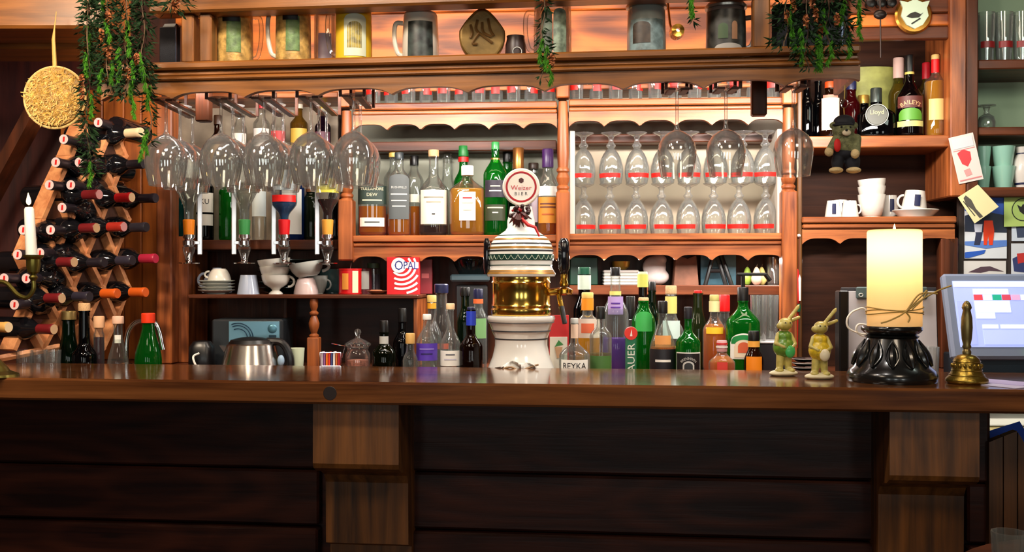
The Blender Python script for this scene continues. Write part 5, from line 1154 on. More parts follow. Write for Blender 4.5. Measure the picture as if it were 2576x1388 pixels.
tw = thing('raffia_bow', 'raffia string with a bow tied round the pillar candle', 'ribbon', (X(2250, Yp), Yp, ZC+ps(136.5)+ps(40)))
RAF = mat((170, 140, 70), .6)
for dz in (0, .006, -.005):
    MB().tube([((Rp+.0025)*cos(a), (Rp+.0025)*sin(a), dz+.004*sin(2*a+dz*300)) for a in [2*pi*i/40 for i in range(40)]], .0016, 5, closed=True).build('string', RAF, tw)
for pts in ([(0, 0, 0), (20, 0, 20), (42, 0, 42), (52, 0, 52), (44, 0, 34), (16, 0, 6)], [(0, 0, 0), (40, 0, 30), (80, 0, 52), (112, 0, 64)], [(0, 0, 0), (-14, 0, -10), (-40, 0, -22), (-60, 0, -28)], [(0, 0, 0), (10, 0, -14), (6, 0, -26)], [(2, 0, 2), (30, 0, 40), (54, 0, 46), (78, 0, 44)]):
    MB().tube(bez([(ps(a), -Rp-.008-b*0, ps(c)) for a, b, c in pts], 6), .0022, 5).build('bow_strand', RAF, tw)
# hand bell
Yb = 2.60; be = thing('hand_bell', 'antique brass hand bell with turned handle at the right end of the counter', 'bell', (X(2432, Yb), Yb, ZC)); e_ = lambda n: S(n, Yb)
MB().lathe([(e_(46), .0), (e_(51), e_(6)), (e_(50), e_(12)), (e_(42), e_(20)), (e_(36), e_(32)), (e_(33), e_(50)), (e_(30), e_(62)), (e_(22), e_(70)), (e_(10), e_(74))], 40).build('bell_body', mat((150, 124, 52), .3, .9, bump=.25, bscale=160), be, ang=.9)
MB().lathe([(e_(10), e_(73)), (e_(11), e_(80)), (e_(8), e_(86)), (e_(11), e_(92)), (e_(9), e_(98)), (e_(12), e_(112)), (e_(14), e_(140)), (e_(13), e_(165)), (e_(9), e_(184)), (e_(12), e_(190)), (e_(10), e_(198)), (e_(5), e_(206)), (0, e_(208))], 24).build('handle', mat((134, 118, 74), .35, .8), be, ang=.9)
for zz1 in (22, 34, 56): MB().tube([(e_({22: 41.5, 34: 36, 56: 32}[zz1])*cos(a), e_({22: 41.5, 34: 36, 56: 32}[zz1])*sin(a), e_(zz1)) for a in [2*pi*i/40 for i in range(40)]], .0012, 6, closed=True).build('relief_ring', mat((150, 124, 52), .3, .9), be)
for k in range(18):
    a = 2*pi*k/18; MB().ball((e_(34.5)*cos(a), e_(34.5)*sin(a), e_(45)), (.004, .004, .006), 8, 6).build('relief_figure', mat((140, 116, 50), .35, .9), be)
# receipts on the counter beside the bell
for k, (dx, c) in enumerate(((0, (214, 206, 236)), (.012, (190, 176, 220)))):
    o = MB().box(-.045, .045, -.07, .09, 0, .0012).build('paper_slip', mat(c, .6)); x, y = C.at(2520+k*8, .10+.05*k); o.location = (x, y, ZC+.0005+.0014*k); o.rotation_euler = (0, 0, .5+.12*k)
    tag(o, ['lilac paper slip lying on the counter beside the bell', 'upper pale violet paper slip on the counter beside the till'][k], 'paper', 'paper slips on the counter')

# ================================================================== FIGURES (one continuous skin each)
def blob(parts, name, m, parent, vox=.0022, sm=2):
    """parts: (centre, radii) balls or (p, q, r0, r1) limbs fused into one surface"""
    mb = MB()
    for p in parts:
        if len(p) == 2: mb.ball(p[0], p[1], 18, 12)
        else:
            a, b = Vector(p[0]), Vector(p[1]); n = 7
            for i in range(n+1):
                t = i/n; mb.ball(a.lerp(b, t), p[2]+(p[3]-p[2])*t, 12, 8)
    o = mb.build(name, m, parent)
    r = o.modifiers.new('fuse', 'REMESH'); r.mode = 'VOXEL'; r.voxel_size = vox; r.use_smooth_shade = True
    s = o.modifiers.new('smooth', 'SMOOTH'); s.factor = .5; s.iterations = sm
    return o
def rabbit(label, px, Y, coat, belly, lean):
    k = lambda n: S(n, Y); o = thing('rabbit_figurine', label, 'figurine', (X(px, Y), Y, ZC), lean, 'rabbit figurines'); CR = mat((188, 174, 92), .35, coat=.3, var=.2, vscale=60)
    blob([((0, 0, k(7)), (k(36), k(28), k(9))), ((k(-12), 0, k(6)), (k(26), k(24), k(8)))], 'base', mat((216, 206, 168), .4), o)
    blob([((k(-14), k(-6), k(14)), (k(11), k(15), k(7))), ((k(14), k(-8), k(14)), (k(11), k(15), k(7))), (Vector((k(-12), 0, k(16))), Vector((k(-8), 0, k(55))), k(9), k(12)), (Vector((k(12), 0, k(16))), Vector((k(8), 0, k(55))), k(9), k(12)),
          ((0, 0, k(72)), (k(22), k(19), k(26))), ((0, 0, k(98)), (k(16), k(14), k(20))), ((k(2), k(-4), k(130)), (k(18), k(17), k(16))), ((k(-12), k(-10), k(126)), (k(11), k(10), k(9))),
          (Vector((k(10), 0, k(138))), Vector((k(38), k(4), k(172))), k(5), k(5)), (Vector((k(36), k(4), k(170))), Vector((k(42), k(4), k(178))), k(4.5), k(2)), (Vector((k(12), k(6), k(134))), Vector((k(44), k(12), k(146))), k(5.5), k(4.5)),
          (Vector((k(16), k(-2), k(104))), Vector((k(26), k(-8), k(80))), k(6), k(5.5)), (Vector((k(26), k(-8), k(80))), Vector((k(12), k(-20), k(72))), k(5.5), k(5)), (Vector((k(-16), k(-2), k(104))), Vector((k(-24), k(-8), k(82))), k(6), k(5.5)), (Vector((k(-24), k(-8), k(82))), Vector((k(-8), k(-20), k(74))), k(5.5), k(5))], 'body', CR, o, .002)
    blob([((0, k(0), k(72)), (k(28), k(24), k(27))), ((0, k(1), k(98)), (k(21), k(18), k(18)))], 'jacket', mat(coat, .35, coat=.3, var=.35, vscale=70), o)
    MB().ball((k(8), k(-21), k(62)), (k(13), k(6), k(16)), 14, 10).build('apron', mat(belly, .35, coat=.3), o)
    for sx in (-3, 9): MB().ball((k(sx), k(-20), k(134)), k(1.8), 8, 6).build('eye', BLACK, o)
    return o
rabbit('painted rabbit figurine in a green jacket on the counter, left one', 1972, 2.80, (96, 140, 40), (60, 170, 90), .12)
rabbit('painted rabbit figurine in a yellow jacket on the counter, right one', 2062, 2.71, (214, 184, 40), (226, 214, 180), -.08)
# plush bear hanging on a key ring
Yq = 2.66; k = lambda n: S(n, Yq)
pb_ = thing('plush_bear', 'small plush bear in dark cap and trousers hanging by a key ring', 'plush toy', (X(2122, Yq), Yq, Z(436, Yq)))
FUR = mat((120, 122, 84), .9, bump=1, bscale=260, var=.4, vscale=90); TANF = mat((206, 180, 130), .9, bump=.8, bscale=260)
blob([((k(6), 0, k(72)), (k(32), k(24), k(34))), ((k(-2), k(-4), k(108)), (k(28), k(24), k(24))), (Vector((k(-20), k(-6), k(84))), Vector((k(-40), k(-16), k(58))), k(12), k(9)), (Vector((k(30), k(-6), k(86))), Vector((k(24), k(-24), k(50))), k(13), k(10)), ((k(-2), k(-22), k(102)), (k(14), k(10), k(10)))], 'body', FUR, pb_, .0022)
blob([((k(-16), k(-2), k(28)), (k(15), k(15), k(24))), ((k(22), k(-2), k(30)), (k(19), k(17), k(28))), ((k(4), 0, k(50)), (k(31), k(22), k(16)))], 'trousers', mat((22, 24, 34), .8), pb_, .0022)
for sx, w_ in ((-22, 18), (22, 19)): blob([((k(sx), k(-10), k(7)), (k(w_), k(17), k(8)))], 'foot', TANF, pb_, .002)
for c in ((-42, -18, 52), (20, -28, 46)): MB().ball((k(c[0]), k(c[1]), k(c[2])), (k(11), k(9), k(12)), 14, 10).build('paw', TANF, pb_)
MB().ball((k(-2), k(-30), k(98)), (k(11), k(6), k(8)), 14, 8).build('muzzle', mat((226, 210, 180), .9), pb_)
MB().ball((k(-4), k(-36), k(104)), k(3.5), 8, 6).build('nose', BLACK, pb_)
for sx in (-13, 9): MB().ball((k(sx), k(-25), k(113)), k(3), 8, 6).build('eye', BLACK, pb_)
for sx in (-27, 27): MB().ball((k(sx), k(-2), k(120)), (k(9), k(6), k(9)), 12, 8).build('ear', FUR, pb_)
blob([((k(2), k(2), k(128)), (k(27), k(24), k(20))), ((k(-6), k(-14), k(120)), (k(27), k(14), k(5)))], 'cap', mat((22, 22, 30), .7), pb_, .002)
MB().ball((k(-22), k(-20), k(68)), (k(9), k(7), k(17)), 12, 8).build('red_scarf', mat((206, 24, 20), .7), pb_)
MB().tube([(k(2)+k(9)*cos(a), 0, k(176)+k(11)*sin(a)) for a in [2*pi*i/24 for i in range(24)]], .0014, 6, closed=True).build('key_ring', CHROME, pb_)
MB().tube([(k(2), 0, k(146)), (k(1), 0, k(166))], .0014, 6).tube([(k(2), 0, k(187)), (k(4), 0, k(222))], .0014, 6).build('chain', mat((190, 170, 90), .3, .8), pb_)
# ================================================================== CUPBOARD ON THE RIGHT
zq = zB(341, 0, 2200)
gl_ = 'liqueurs in the right cupboard'
def rb(name, label, px, top, w, v, s0, s1, nw, **k): return bottle(name, label, px, top, w, YB(px, v), zq, s0, s1, nw, group=gl_, **k)
rb('wine_bottle', 'black wine bottle at the left end of the cupboard behind the tulip glass', 2030, 196, 36, .10, 240, 268, 18, g=DARKG)
rb('wine_bottle', 'second black bottle beside the paper tagged bottle', 2058, 205, 34, .14, 245, 270, 18, g=DARKG)
rb('aperitif_bottle', 'dark amber bottle with orange red top and paper tag', 2088, 206, 54, .10, 238, 262, 24, g=BROWN, cap=(222, mat((214, 70, 24), .4), 26), labs=[(250, 330, 50, mat((222, 206, 184), .6)), (242, 256, 42, mat((206, 120, 100), .5), {'r': .95})])
rb('liqueur_bottle', 'deep red bottle behind the plush bear cap', 2142, 205, 44, .12, 240, 265, 22, g=glass((110, 20, 26), .6, body=.3), cap=(225, NAVY))
rb('bottle_box', 'gold topped dark bottle left of the round label flask', 2172, 240, 34, .16, 262, 275, 24, g=DARKG, cap=(260, mat((190, 150, 70), .35, .7), 28))
fk = rb('coffee_liqueur', 'black flask bottle with round silver rimmed label', 2204, 222, 92, .07, 262, 290, 26, g=DARKG, cap=(258, mat((60, 66, 62), .3, .5), 28), flat=.55, p=2.4)
Yf = YB(2204, .07); rz = Z(293, Yf)-zq
MB().lathe([(0, .002), (S(24, Yf), .002), (S(25, Yf), .004), (S(27, Yf), .004), (S(28, Yf), 0)], 36, axis=(0, -1, 0), c=(0, -S(28, Yf), rz), cap=False).build('round_label', mat((56, 56, 38), .4), fk)
MB().tube([(S(26.5, Yf)*cos(a), -S(28, Yf)-.004, rz+S(26.5, Yf)*sin(a)) for a in [2*pi*i/36 for i in range(36)]], .0012, 6, closed=True).build('silver_rim', SIL, fk)
lettering(fk, 'Lloyd', S(32, Yf), rz+S(5, Yf), mat((206, 196, 130), .5), yf=-S(28, Yf)-.0045); 0 and lettering(fk, 'XO', S(12, Yf), rz-S(9, Yf), mat((206, 196, 130), .5), yf=-S(28, Yf)-.0045)
rb('wine_bottle', 'pale capsule bottle behind the cream liqueur', 2260, 146, 48, .17, 205, 240, 22, g=glass((150, 140, 50), .6, body=.25), cap=(196, mat((206, 170, 160), .5), 26), liq=(212, GOLD))
rb('cream_liqueur', 'dark brown cream liqueur bottle with green hills label', 2288, 139, 68, .07, 200, 250, 20, g=glass((36, 22, 24), .6, body=.3, bc=(30, 18, 22)), cap=(182, BLACK, 22), labs=[(182, 188, 88, mat((196, 176, 90), .4), {'r': .31}), (276, 306, 50, mat((84, 144, 40), .5), {'arch': .02}), (308, 322, 60, mat((206, 196, 120), .5)), (246, 275, 56, mat((90, 40, 34), .5), {'text': [('BAILEYS', 262, 52, mat((230, 170, 120), .5), {'arch': .06})]})])
rb('grappa_bottle', 'clear bottle with red capsule behind the golden bottle', 2330, 158, 40, .17, 205, 230, 18, g=glass((180, 150, 60), .6, body=.2), cap=(198, mat((190, 26, 40), .4), 20), liq=(240, GOLD))
rb('italian_liqueur', 'golden yellow bottle with red neck ribbon at the cupboard end', 2353, 138, 54, .08, 186, 208, 18, g=CLEARB, cap=(148, mat((220, 180, 110), .4), 20), liq=(206, liquid((246, 170, 20), .5)), labs=[(252, 305, 38, mat((226, 190, 120), .5)), (150, 184, 88, mat((214, 16, 24), .4), {'r': .34})])
lfs = thing('green_leaf_paper', 'rolled greenish paper with a pale stripe behind the flask', 'paper roll', (X(2200, YB(2200, .2)), YB(2200, .2), zq)); yy = YB(2200, .2)
MB().lathe([(S(48, yy), 0), (S(48, yy), S(190, yy)), (S(46, yy), S(190, yy))], 20, flat=.3, cap=False).build('roll', mat((146, 146, 76), .6, var=.3, vscale=20), lfs)
MB().box(S(-8, yy), S(4, yy), -.062, -.06, S(90, yy), S(170, yy)).xf(Matrix.Rotation(.5, 4, 'Y')).build('pale_stripe', mat((190, 220, 150), .5), lfs)
# espresso cups
zc_ = zr(545); gc = 'cups in the right cupboard'
WC = mat((214, 206, 196), .2, coat=.4)
def bx_patch(o, R, z0, z1, a0): patch(R*.9, z0, z1, .22, a0=a0, off=.004).build('blue_emblem', NAVY, o)
yy = YB(2110, .04)
o = cupobj('espresso_cup', 'upside down white espresso cup with blue emblem at the left', 'cup', 2096, 503, 545, 42, yy, zc_, WC, prof='cone', inv=True, foot=.7, group=gc); bx_patch(o, S(21, yy), S(8, yy), S(34, yy), -.2)
o = cupobj('espresso_cup', 'upside down espresso cup half hidden behind the left ones', 'cup', 2114, 487, 535, 46, yy+.1, zc_, WC, prof='cone', inv=True, foot=.7, group=gc); bx_patch(o, S(22, yy), S(20, yy), S(40, yy), .1)
cupobj('espresso_cup', 'plain white espresso cup with handle beside the stacked bowls', 'cup', 2138, 503, 545, 44, yy, zc_, WC, prof='cone', inv=True, foot=.7, side=1, group=gc)
for i, (a, b, dz) in enumerate(((488, 545, 0), (468, 510, 36), (452, 492, 56))):
    cupobj('white_bowl', 'white ribbed bowl, %s from the bottom of the leaning stack' % ORD[i], 'bowl', 2193+i, a, b, 68, YB(2193, .05), zc_+S(dz, yy), WC, foot=.6, tilt=-.03*i, group=gc)
o = cupobj('espresso_cup', 'white cup leaning behind the stacked bowls', 'cup', 2238, 476, 535, 50, YB(2238, .15), zc_, WC, prof='cone', inv=True, foot=.7, group=gc); bx_patch(o, S(24, yy), S(18, yy), S(50, yy), -.1)
sau = thing('saucer', 'square rimmed white saucer under the tilted cup', 'saucer', (X(2303, YB(2303, .05)), YB(2303, .05), zc_), 0, gc); R = S(56, yy)
MB().lathe([(R*.7, 0), (R*.72, .003), (R, S(17, yy)), (R*.98, S(19, yy)), (R*.68, .006), (0, .006)], 32).build('dish', WC, sau)
o = cupobj('espresso_cup', 'tilted white cup with blue emblem on the saucer', 'cup', 2298, 470, 528, 66, YB(2303, .05), zc_+.012, WC, prof='cone', inv=True, foot=.7, side=-1, tilt=.08, group=gc); bx_patch(o, S(33, yy), S(18, yy), S(46, yy), -.15)
# crest and hooks on the cupboard board
md = thing('shield_medallion', 'brass rimmed pale shield medallion with a fish on the brown board', 'medallion', (X(2298, YB(2298, -.012)), YB(2298, -.012), zr(42))); yy = YB(2298, 0); m_ = lambda n: S(n, yy)
MB().lathe([(0, -.006), (m_(46), -.006), (m_(47), 0), (m_(42), .006), (0, .008)], 36, axis=(0, -1, 0)).build('rim', mat((196, 132, 56), .25, .9), md)
sh = [(0, -36), (20, -26), (34, -4), (30, 16), (37, 34), (18, 30), (0, 38), (-18, 30), (-37, 34), (-30, 16), (-34, -4), (-20, -26)]
MB().prism([(m_(a), m_(b)) for a, b in sh], -.013, -.006).build('shield', mat((206, 222, 196), .3), md, smooth=False)
MB().prism([(m_(a), m_(b)) for a, b in [(-22, -6), (-12, 2), (0, 6), (14, 0), (20, 4), (10, -8), (-8, -10)]], -.0145, -.013).build('fish', mat((46, 40, 36), .5), md, smooth=False)
MB().prism([(m_(a), m_(b)) for a, b in [(-8, -26), (14, -12), (12, -9), (-10, -23)]], -.0145, -.013).build('rod', mat((46, 40, 36), .5), md, smooth=False)
for i, px in enumerate((2184, 2210, 2236)):
    yy = YB(px, -.01); o = thing('coat_knob', 'dark iron knob on the brown board, %s of three' % ORD[i], 'knob', (X(px, yy), yy, zr(14)), 0, 'iron knobs on the board')
    MB().lathe([(S(8, yy), -.004), (S(6, yy), .012), (S(13, yy), .02), (S(12, yy), .03), (0, .036)], 16, axis=(0, -1, 0)).build('knob', mat((30, 24, 22), .3, .6), o)
wr_ = thing('hanging_ladle', 'thin dark ladle hanging from the iron knobs', 'ladle', (X(2214, 3.38), 3.38, zr(14)))
MB().tube([(0, 0, 0), (.002, 0, S(-150, 3.4))], .0025, 6).build('handle', mat((60, 48, 44), .4, .6), wr_); MB().ball((0, .0, S(-42, 3.4)), (.022, .012, .016), 14, 8).build('bowl', mat((40, 32, 30), .35, .6), wr_)

# far right shelves
gsz = zg(151)
for i, px in enumerate((2480, 2525, 2570)):
    yy = YB(px, .08); o = thing('beer_tumbler', 'tall tumbler with dark red band on the far right shelf, %s from the left' % ORD[i], 'tumbler', (X(px, yy), yy, gsz), 0, 'tall tumblers on the far right shelf')
    MB().lathe([(S(17, yy), 0), (S(18, yy), .004), (S(21, yy), S(70, yy)), (S(23, yy), S(130, yy)), (S(22, yy), S(130, yy)), (S(17, yy), .01), (0, .01)], 26).build('glass_wall', BG, o); patch(S(20, yy), S(40, yy), S(56, yy), 1.0, off=.002).build('red_band', mat((140, 30, 30), .4), o)
yy = YB(2480, .1); o = stemware('small_goblet', 'small upturned cut glass goblet on the sage shelf', 'glass', ([(.026, 0), (.03, .03), (.024, .05), (.01, .06)], [(.01, .06), (.008, .07), (.012, .082)], [(.012, .082), (.03, .086), (.03, .09), (0, .09)]), (X(2482, yy), yy, zg(320)), None, BG)
GB = mat((150, 196, 176), .25, coat=.4)
for i, (px, w_) in enumerate(((2474, 36), (2524, 56))):
    yy = YB(px, .06)
    for j in (0, 1):
        cupobj('stacked_beaker', '%s pale green beaker of the %s stack on the right shelf' % (('lower', 'upper')[j], ('left', 'right')[i]), 'beaker', px, 0, 56, w_, yy, zg(471)+j*S(50, yy), GB, prof='cone', foot=.7, group='green beakers')
yy = YB(2572, .06); o = thing('cream_jug', 'cream round jug with blue bands cut by the right edge', 'jug', (X(2574, yy), yy, zg(471)))
MB().lathe([(S(18, yy), 0), (S(19, yy), S(8, yy)), (S(28, yy), S(40, yy)), (S(24, yy), S(70, yy)), (S(16, yy), S(86, yy)), (S(19, yy), S(104, yy)), (S(16, yy), S(104, yy)), (0, S(80, yy))], 30).build('body', mat((214, 204, 196), .3, coat=.3), o); MB().lathe([(S(17.2, yy), S(86, yy)), (S(17.4, yy), S(89, yy))], 30, cap=False).build('blue_band', NAVY, o); MB().lathe([(S(20, yy), S(9, yy)), (S(21, yy), S(14, yy))], 30, cap=False).build('blue_band', NAVY, o)

# pinned papers and photographs
def card(name, label, cat, pts, v, m, th=.0012, prints=(), group=None):
    """flat card: corner pixels in order, pinned at depth v; prints are polygons in card fractions (0..1 from corner 0 along 0-1 and 0-3)"""
    y = YB(sum(p[0] for p in pts)/4, v); cx0 = sum(p[0] for p in pts)/4; cy0 = sum(p[1] for p in pts)/4
    o = thing(name, label, cat, (X(cx0, y), y, Z(cy0, y)), -B.a, group)
    P = [Vector((S(a-cx0, y), 0, -S(b-cy0, y))) for a, b in pts]
    vs = [(p.x, 0, p.z) for p in P]+[(p.x, th, p.z) for p in P]
    MB().add(vs, [(0, 3, 2, 1), (4, 5, 6, 7), (0, 1, 5, 4), (1, 2, 6, 5), (2, 3, 7, 6), (3, 0, 4, 7)]).build('sheet', m, o, smooth=False)
    for n_, (nm, poly, pm) in enumerate(prints):
        q = [P[0]+(P[1]-P[0])*a+(P[3]-P[0])*b for a, b in poly]
        MB().add([(p.x, -.0006-.00025*n_, p.z) for p in q], [tuple(range(len(q)))]).build(nm, pm, o, smooth=False)
    return o
pm = lambda *c: mat(c, .55)
card('bank_note_print', 'pale pink printed note with red portrait pinned on the post', 'note', [(2387, 347), (2447, 333), (2473, 450), (2413, 463)], -.024, pm(232, 208, 200), prints=[('portrait', [(.2, .36), (.45, .3), (.72, .38), (.7, .55), (.5, .68), (.3, .6)], pm(206, 60, 66)), ('band', [(.06, .30), (.94, .30), (.94, .315), (.06, .315)], pm(210, 120, 120)), ('ornament', [(.3, .74), (.55, .72), (.6, .86), (.35, .88)], pm(220, 150, 146)), ('band', [(.06, .93), (.94, .93), (.94, .955), (.06, .955)], pm(216, 130, 130)), ('pale_field', [(.08, .05), (.92, .05), (.92, .27), (.08, .27)], pm(206, 206, 210))])
card('skier_card', 'cream card with a grey skier figure pinned aslant', 'card', [(2411, 496), (2460, 464), (2511, 520), (2452, 562)], -.03, pm(232, 220, 166), prints=[('skier', [(.18, .12), (.32, .08), (.42, .3), (.38, .62), (.46, .95), (.3, .95), (.24, .6), (.12, .35)], pm(84, 78, 70)), ('pole', [(.08, .2), (.12, .2), (.2, .8), (.16, .8)], pm(60, 56, 50))])
photog = 'photographs on the dark board'
ski = card('ski_photograph', 'snow photograph of two skiers, one in an orange suit', 'photograph', [(2428, 496), (2531, 496), (2531, 650), (2428, 650)], .024, pm(222, 226, 232), prints=[('sky', [(0, 0), (1, 0), (1, .3), (0, .22)], pm(46, 84, 176)), ('mountain', [(0, .3), (.4, .22), (1, .3), (1, .58), (0, .56)], pm(40, 48, 66)), ('snow_shadow', [(0, .72), (1, .7), (1, .8), (.5, .84), (0, .78)], pm(90, 130, 206)), ('blue_shadow', [(0, .9), (.5, .86), (.46, .92), (.1, .99), (0, .99)], pm(40, 90, 190)), ('dark_skier', [(.22, .42), (.44, .42), (.42, .6), (.36, .78), (.22, .78), (.26, .6)], pm(44, 48, 76)), ('pale_jacket', [(.22, .44), (.42, .44), (.4, .57), (.24, .57)], pm(206, 210, 226)), ('orange_suit', [(.46, .38), (.66, .38), (.7, .55), (.66, .78), (.57, .78), (.56, .62), (.52, .78), (.45, .78), (.44, .55)], pm(232, 62, 20))], group=photog)
card('sketch_photograph', 'pale photograph of a dark ridge under the skiers', 'photograph', [(2426, 656), (2529, 656), (2529, 740), (2426, 740)], .024, pm(222, 218, 214), prints=[('ridge', [(.1, .34), (.4, .18), (.62, .16), (.95, .32), (.6, .3), (.4, .36)], pm(84, 62, 74))], group=photog)
card('badge_card', 'green card with a black eagle in a circle', 'card', [(2527, 488), (2610, 484), (2610, 568), (2527, 570)], .016, pm(176, 200, 110), prints=[('circle', [(.36+.36*cos(a)+.22, .5+.36*sin(a)) for a in [2*pi*i/24 for i in range(24)]], pm(40, 50, 30)), ('circle_field', [(.36+.33*cos(a)+.22, .5+.33*sin(a)) for a in [2*pi*i/24 for i in range(24)]], pm(166, 192, 104)), ('eagle', [(.38, .34), (.5, .42), (.56, .32), (.62, .42), (.74, .34), (.68, .56), (.58, .66), (.46, .56)], pm(30, 30, 28))], group=None)
card('team_photograph', 'snow photograph of figures cut by the right edge', 'photograph', [(2547, 500), (2680, 500), (2680, 606), (2547, 606)], .024, pm(206, 216, 230), prints=[('figures', [(.08, .66), (.5, .6), (.5, .9), (.1, .92)], pm(60, 70, 96))], group=photog)
card('race_photograph', 'ski race photograph with red and blue helmet at the right edge', 'photograph', [(2546, 612), (2680, 612), (2680, 740), (2546, 740)], .024, pm(214, 218, 226), prints=[('dark_blue', [(.02, .3), (.2, .2), (.5, .3), (.5, .6), (.05, .55)], pm(50, 60, 110)), ('red_helmet', [(.1, .2), (.26, .18), (.28, .36), (.12, .4)], pm(196, 50, 46))], group=photog)

# ================================================================== TILL SCREEN, CLIPBOARD
Ym = 2.98; mo = thing('till_monitor', 'grey touch screen till showing a lit pale blue order page', 'monitor', (X(2390, Ym), Ym, Z(902, Ym))); s9 = lambda n: S(n, Ym)
GRY = mat((124, 134, 158), .4)
RM = Matrix.Rotation(radians(-17), 4, 'X')
def mpart(mb, nm, m, sm=False): return mb.xf(RM).build(nm, m, mo, smooth=sm)
mpart(MB().box(s9(8), s9(330), 0, .03, 0, s9(225), .008), 'bezel', GRY)
mpart(MB().box(s9(30), s9(308), -.0015, .002, s9(30), s9(204)), 'screen', mat((170, 184, 236), .2, emit=.55, ecol=(150, 164, 232)))
def scr(a, b, c, d, col, nm='screen_block', e=.5): mpart(MB().box(s9(a), s9(b), -.0028, -.0016, s9(c), s9(d)), nm, mat(col, .3, emit=e, ecol=col))
scr(32, 306, 188, 202, (226, 230, 250)); scr(80, 170, 168, 182, (236, 238, 250))
for i, c in enumerate(((214, 70, 80), (220, 226, 240), (40, 160, 130), (196, 70, 90), (206, 160, 200), (226, 226, 240))): scr(80+24*i, 102+24*i, 153, 167, c)
scr(80, 170, 120, 151, (226, 234, 226)); scr(80, 128, 104, 119, (220, 226, 240)); scr(92, 132, 78, 88, (240, 242, 252)); scr(138, 210, 78, 88, (240, 242, 252)); scr(92, 205, 36, 74, (176, 190, 240)); scr(34, 74, 36, 150, (160, 172, 226)); scr(214, 218, 36, 90, (40, 60, 150))
mpart(MB().lathe([(0, 0), (s9(5), s9(6)), (s9(3), s9(14)), (0, s9(20))], 10, c=(s9(196), -.004, s9(6))), 'indicator', mat((120, 226, 30), .4, emit=.8), True)
st_ = thing('till_stand', 'dark teal till base under the screen', 'stand', (X(2440, Ym+.02), Ym+.02, ZW)); MB().box(-.02, .3, -.0, .14, 0, Z(893, Ym+.02)-ZW, .004).build('base', mat((28, 44, 56), .45), st_, smooth=False)
Yr = 3.08; cl = thing('clipboard', 'white papers on a clipboard with grey clip behind the pillar candle', 'clipboard', (X(2245, Yr), Yr, ZW)); s1_ = lambda n: S(n, Yr); z1_ = lambda y: Z(y, Yr)-ZW
MB().box(s1_(-122), s1_(120), .006, .012, 0, z1_(722), .002).build('board', mat((46, 44, 50), .5), cl, smooth=False); MB().box(s1_(-112), s1_(116), .0, .0055, .004, z1_(732), .001).build('paper', mat((206, 200, 204), .6), cl, smooth=False)
MB().box(s1_(-88), s1_(92), -.012, .0, z1_(752), z1_(721), .004).build('clip', mat((96, 112, 112), .35, .4), cl, smooth=False); cl.rotation_euler = (radians(-4), 0, 0)
MB().tube([(s1_(-78)+s1_(5)*cos(a), -.0135, z1_(742)+s1_(4)*sin(a)) for a in [2*pi*i/12 for i in range(12)]], .0012, 5, closed=True).build('logo_ring', WHITE, cl)
cw = thing('white_cable', 'looped white cable beside the pillar candle', 'cable', (X(2150, 2.86), 2.86, ZC)); w_ = lambda n: S(n, 2.86); zz2 = lambda y: Z(y, 2.86)-ZC
MB().tube(bez([(w_(60), 0, zz2(838)), (w_(22), 0, zz2(845)), (w_(4), 0, zz2(830)), (w_(12), 0, zz2(815)), (w_(40), 0, zz2(822)), (w_(24), 0, zz2(840)), (w_(-14), 0, zz2(826)), (w_(-18), 0, zz2(800)), (w_(2), 0, zz2(780)), (w_(30), 0, zz2(786)), (w_(34), 0, zz2(900)), (w_(40), 0.02, .004)]), .0028, 6).build('cable', WHITE, cw)
bb = thing('black_bottle_case', 'tall black case standing left of the clipboard', 'case', (X(2122, 3.05), 3.05, ZW)); MB().box(S(-14, 3.05), S(10, 3.05), -.015, .03, 0, Z(730, 3.05)-ZW, .004).build('case', BLACK, bb, smooth=False)
o = thing('tumbler', 'cut glass tumbler behind the black candle stand on the right', 'tumbler', (X(2340, 3.02), 3.02, ZW)); tumbler_mesh(o, S(22, 3.02), Z(872, 3.02)-ZW, BG, False)

# ================================================================== AMONG THE WORKTOP BOTTLES
Ya = 3.12; au = thing('tap_handle', 'green tap handle with red roundel and white vertical lettering', 'tap handle', (X(1587, Ya), Ya, ZW)); s2_ = lambda n: S(n, Ya); za_ = lambda y: Z(y, Ya)-ZW
MB().box(s2_(-14), s2_(14), -.006, .006, 0, za_(848), .004).build('handle', mat((20, 104, 66), .3, coat=.4), au, smooth=False)
MB().lathe([(0, -.007), (s2_(16), -.007), (s2_(17), 0), (s2_(16), .007), (0, .007)], 28, axis=(0, -1, 0), c=(0, 0, za_(838))).build('roundel', mat((222, 50, 34), .35, coat=.4), au)
MB().prism([(s2_(-3), za_(845)), (s2_(3), za_(845)), (s2_(1), za_(828))], -.0085, -.007).build('needle', WHITE, au, smooth=False)
lettering(au, 'AUER', s2_(72), za_(899), mat((226, 230, 214), .4), yf=-.0072, rot=pi/2, h=s2_(18))
ccd = thing('cocktail_card', 'red and white cocktail menu card right of the tap column', 'card', (X(1405, 3.24), 3.24, ZW), .05); s3_ = lambda n: S(n, 3.24); z3_ = lambda y: Z(y, 3.24)-ZW
MB().box(s3_(-24), s3_(26), 0, .004, 0, z3_(792), .001).build('red_card', mat((206, 40, 40), .5), ccd, smooth=False); MB().box(s3_(-22), s3_(22), -.003, -.0005, 0, z3_(847), .0005).build('white_card', mat((236, 226, 206), .5), ccd, smooth=False)
MB().prism([(s3_(-4), z3_(900)), (s3_(-10), z3_(872)), (s3_(10), z3_(872)), (s3_(4), z3_(900))], -.0045, -.003).build('cocktail_picture', mat((196, 150, 110), .5), ccd, smooth=False); MB().prism([(s3_(-10), z3_(872)), (0, z3_(855)), (s3_(12), z3_(866))], -.0045, -.003).build('leaf_picture', mat((60, 130, 60), .5), ccd, smooth=False)
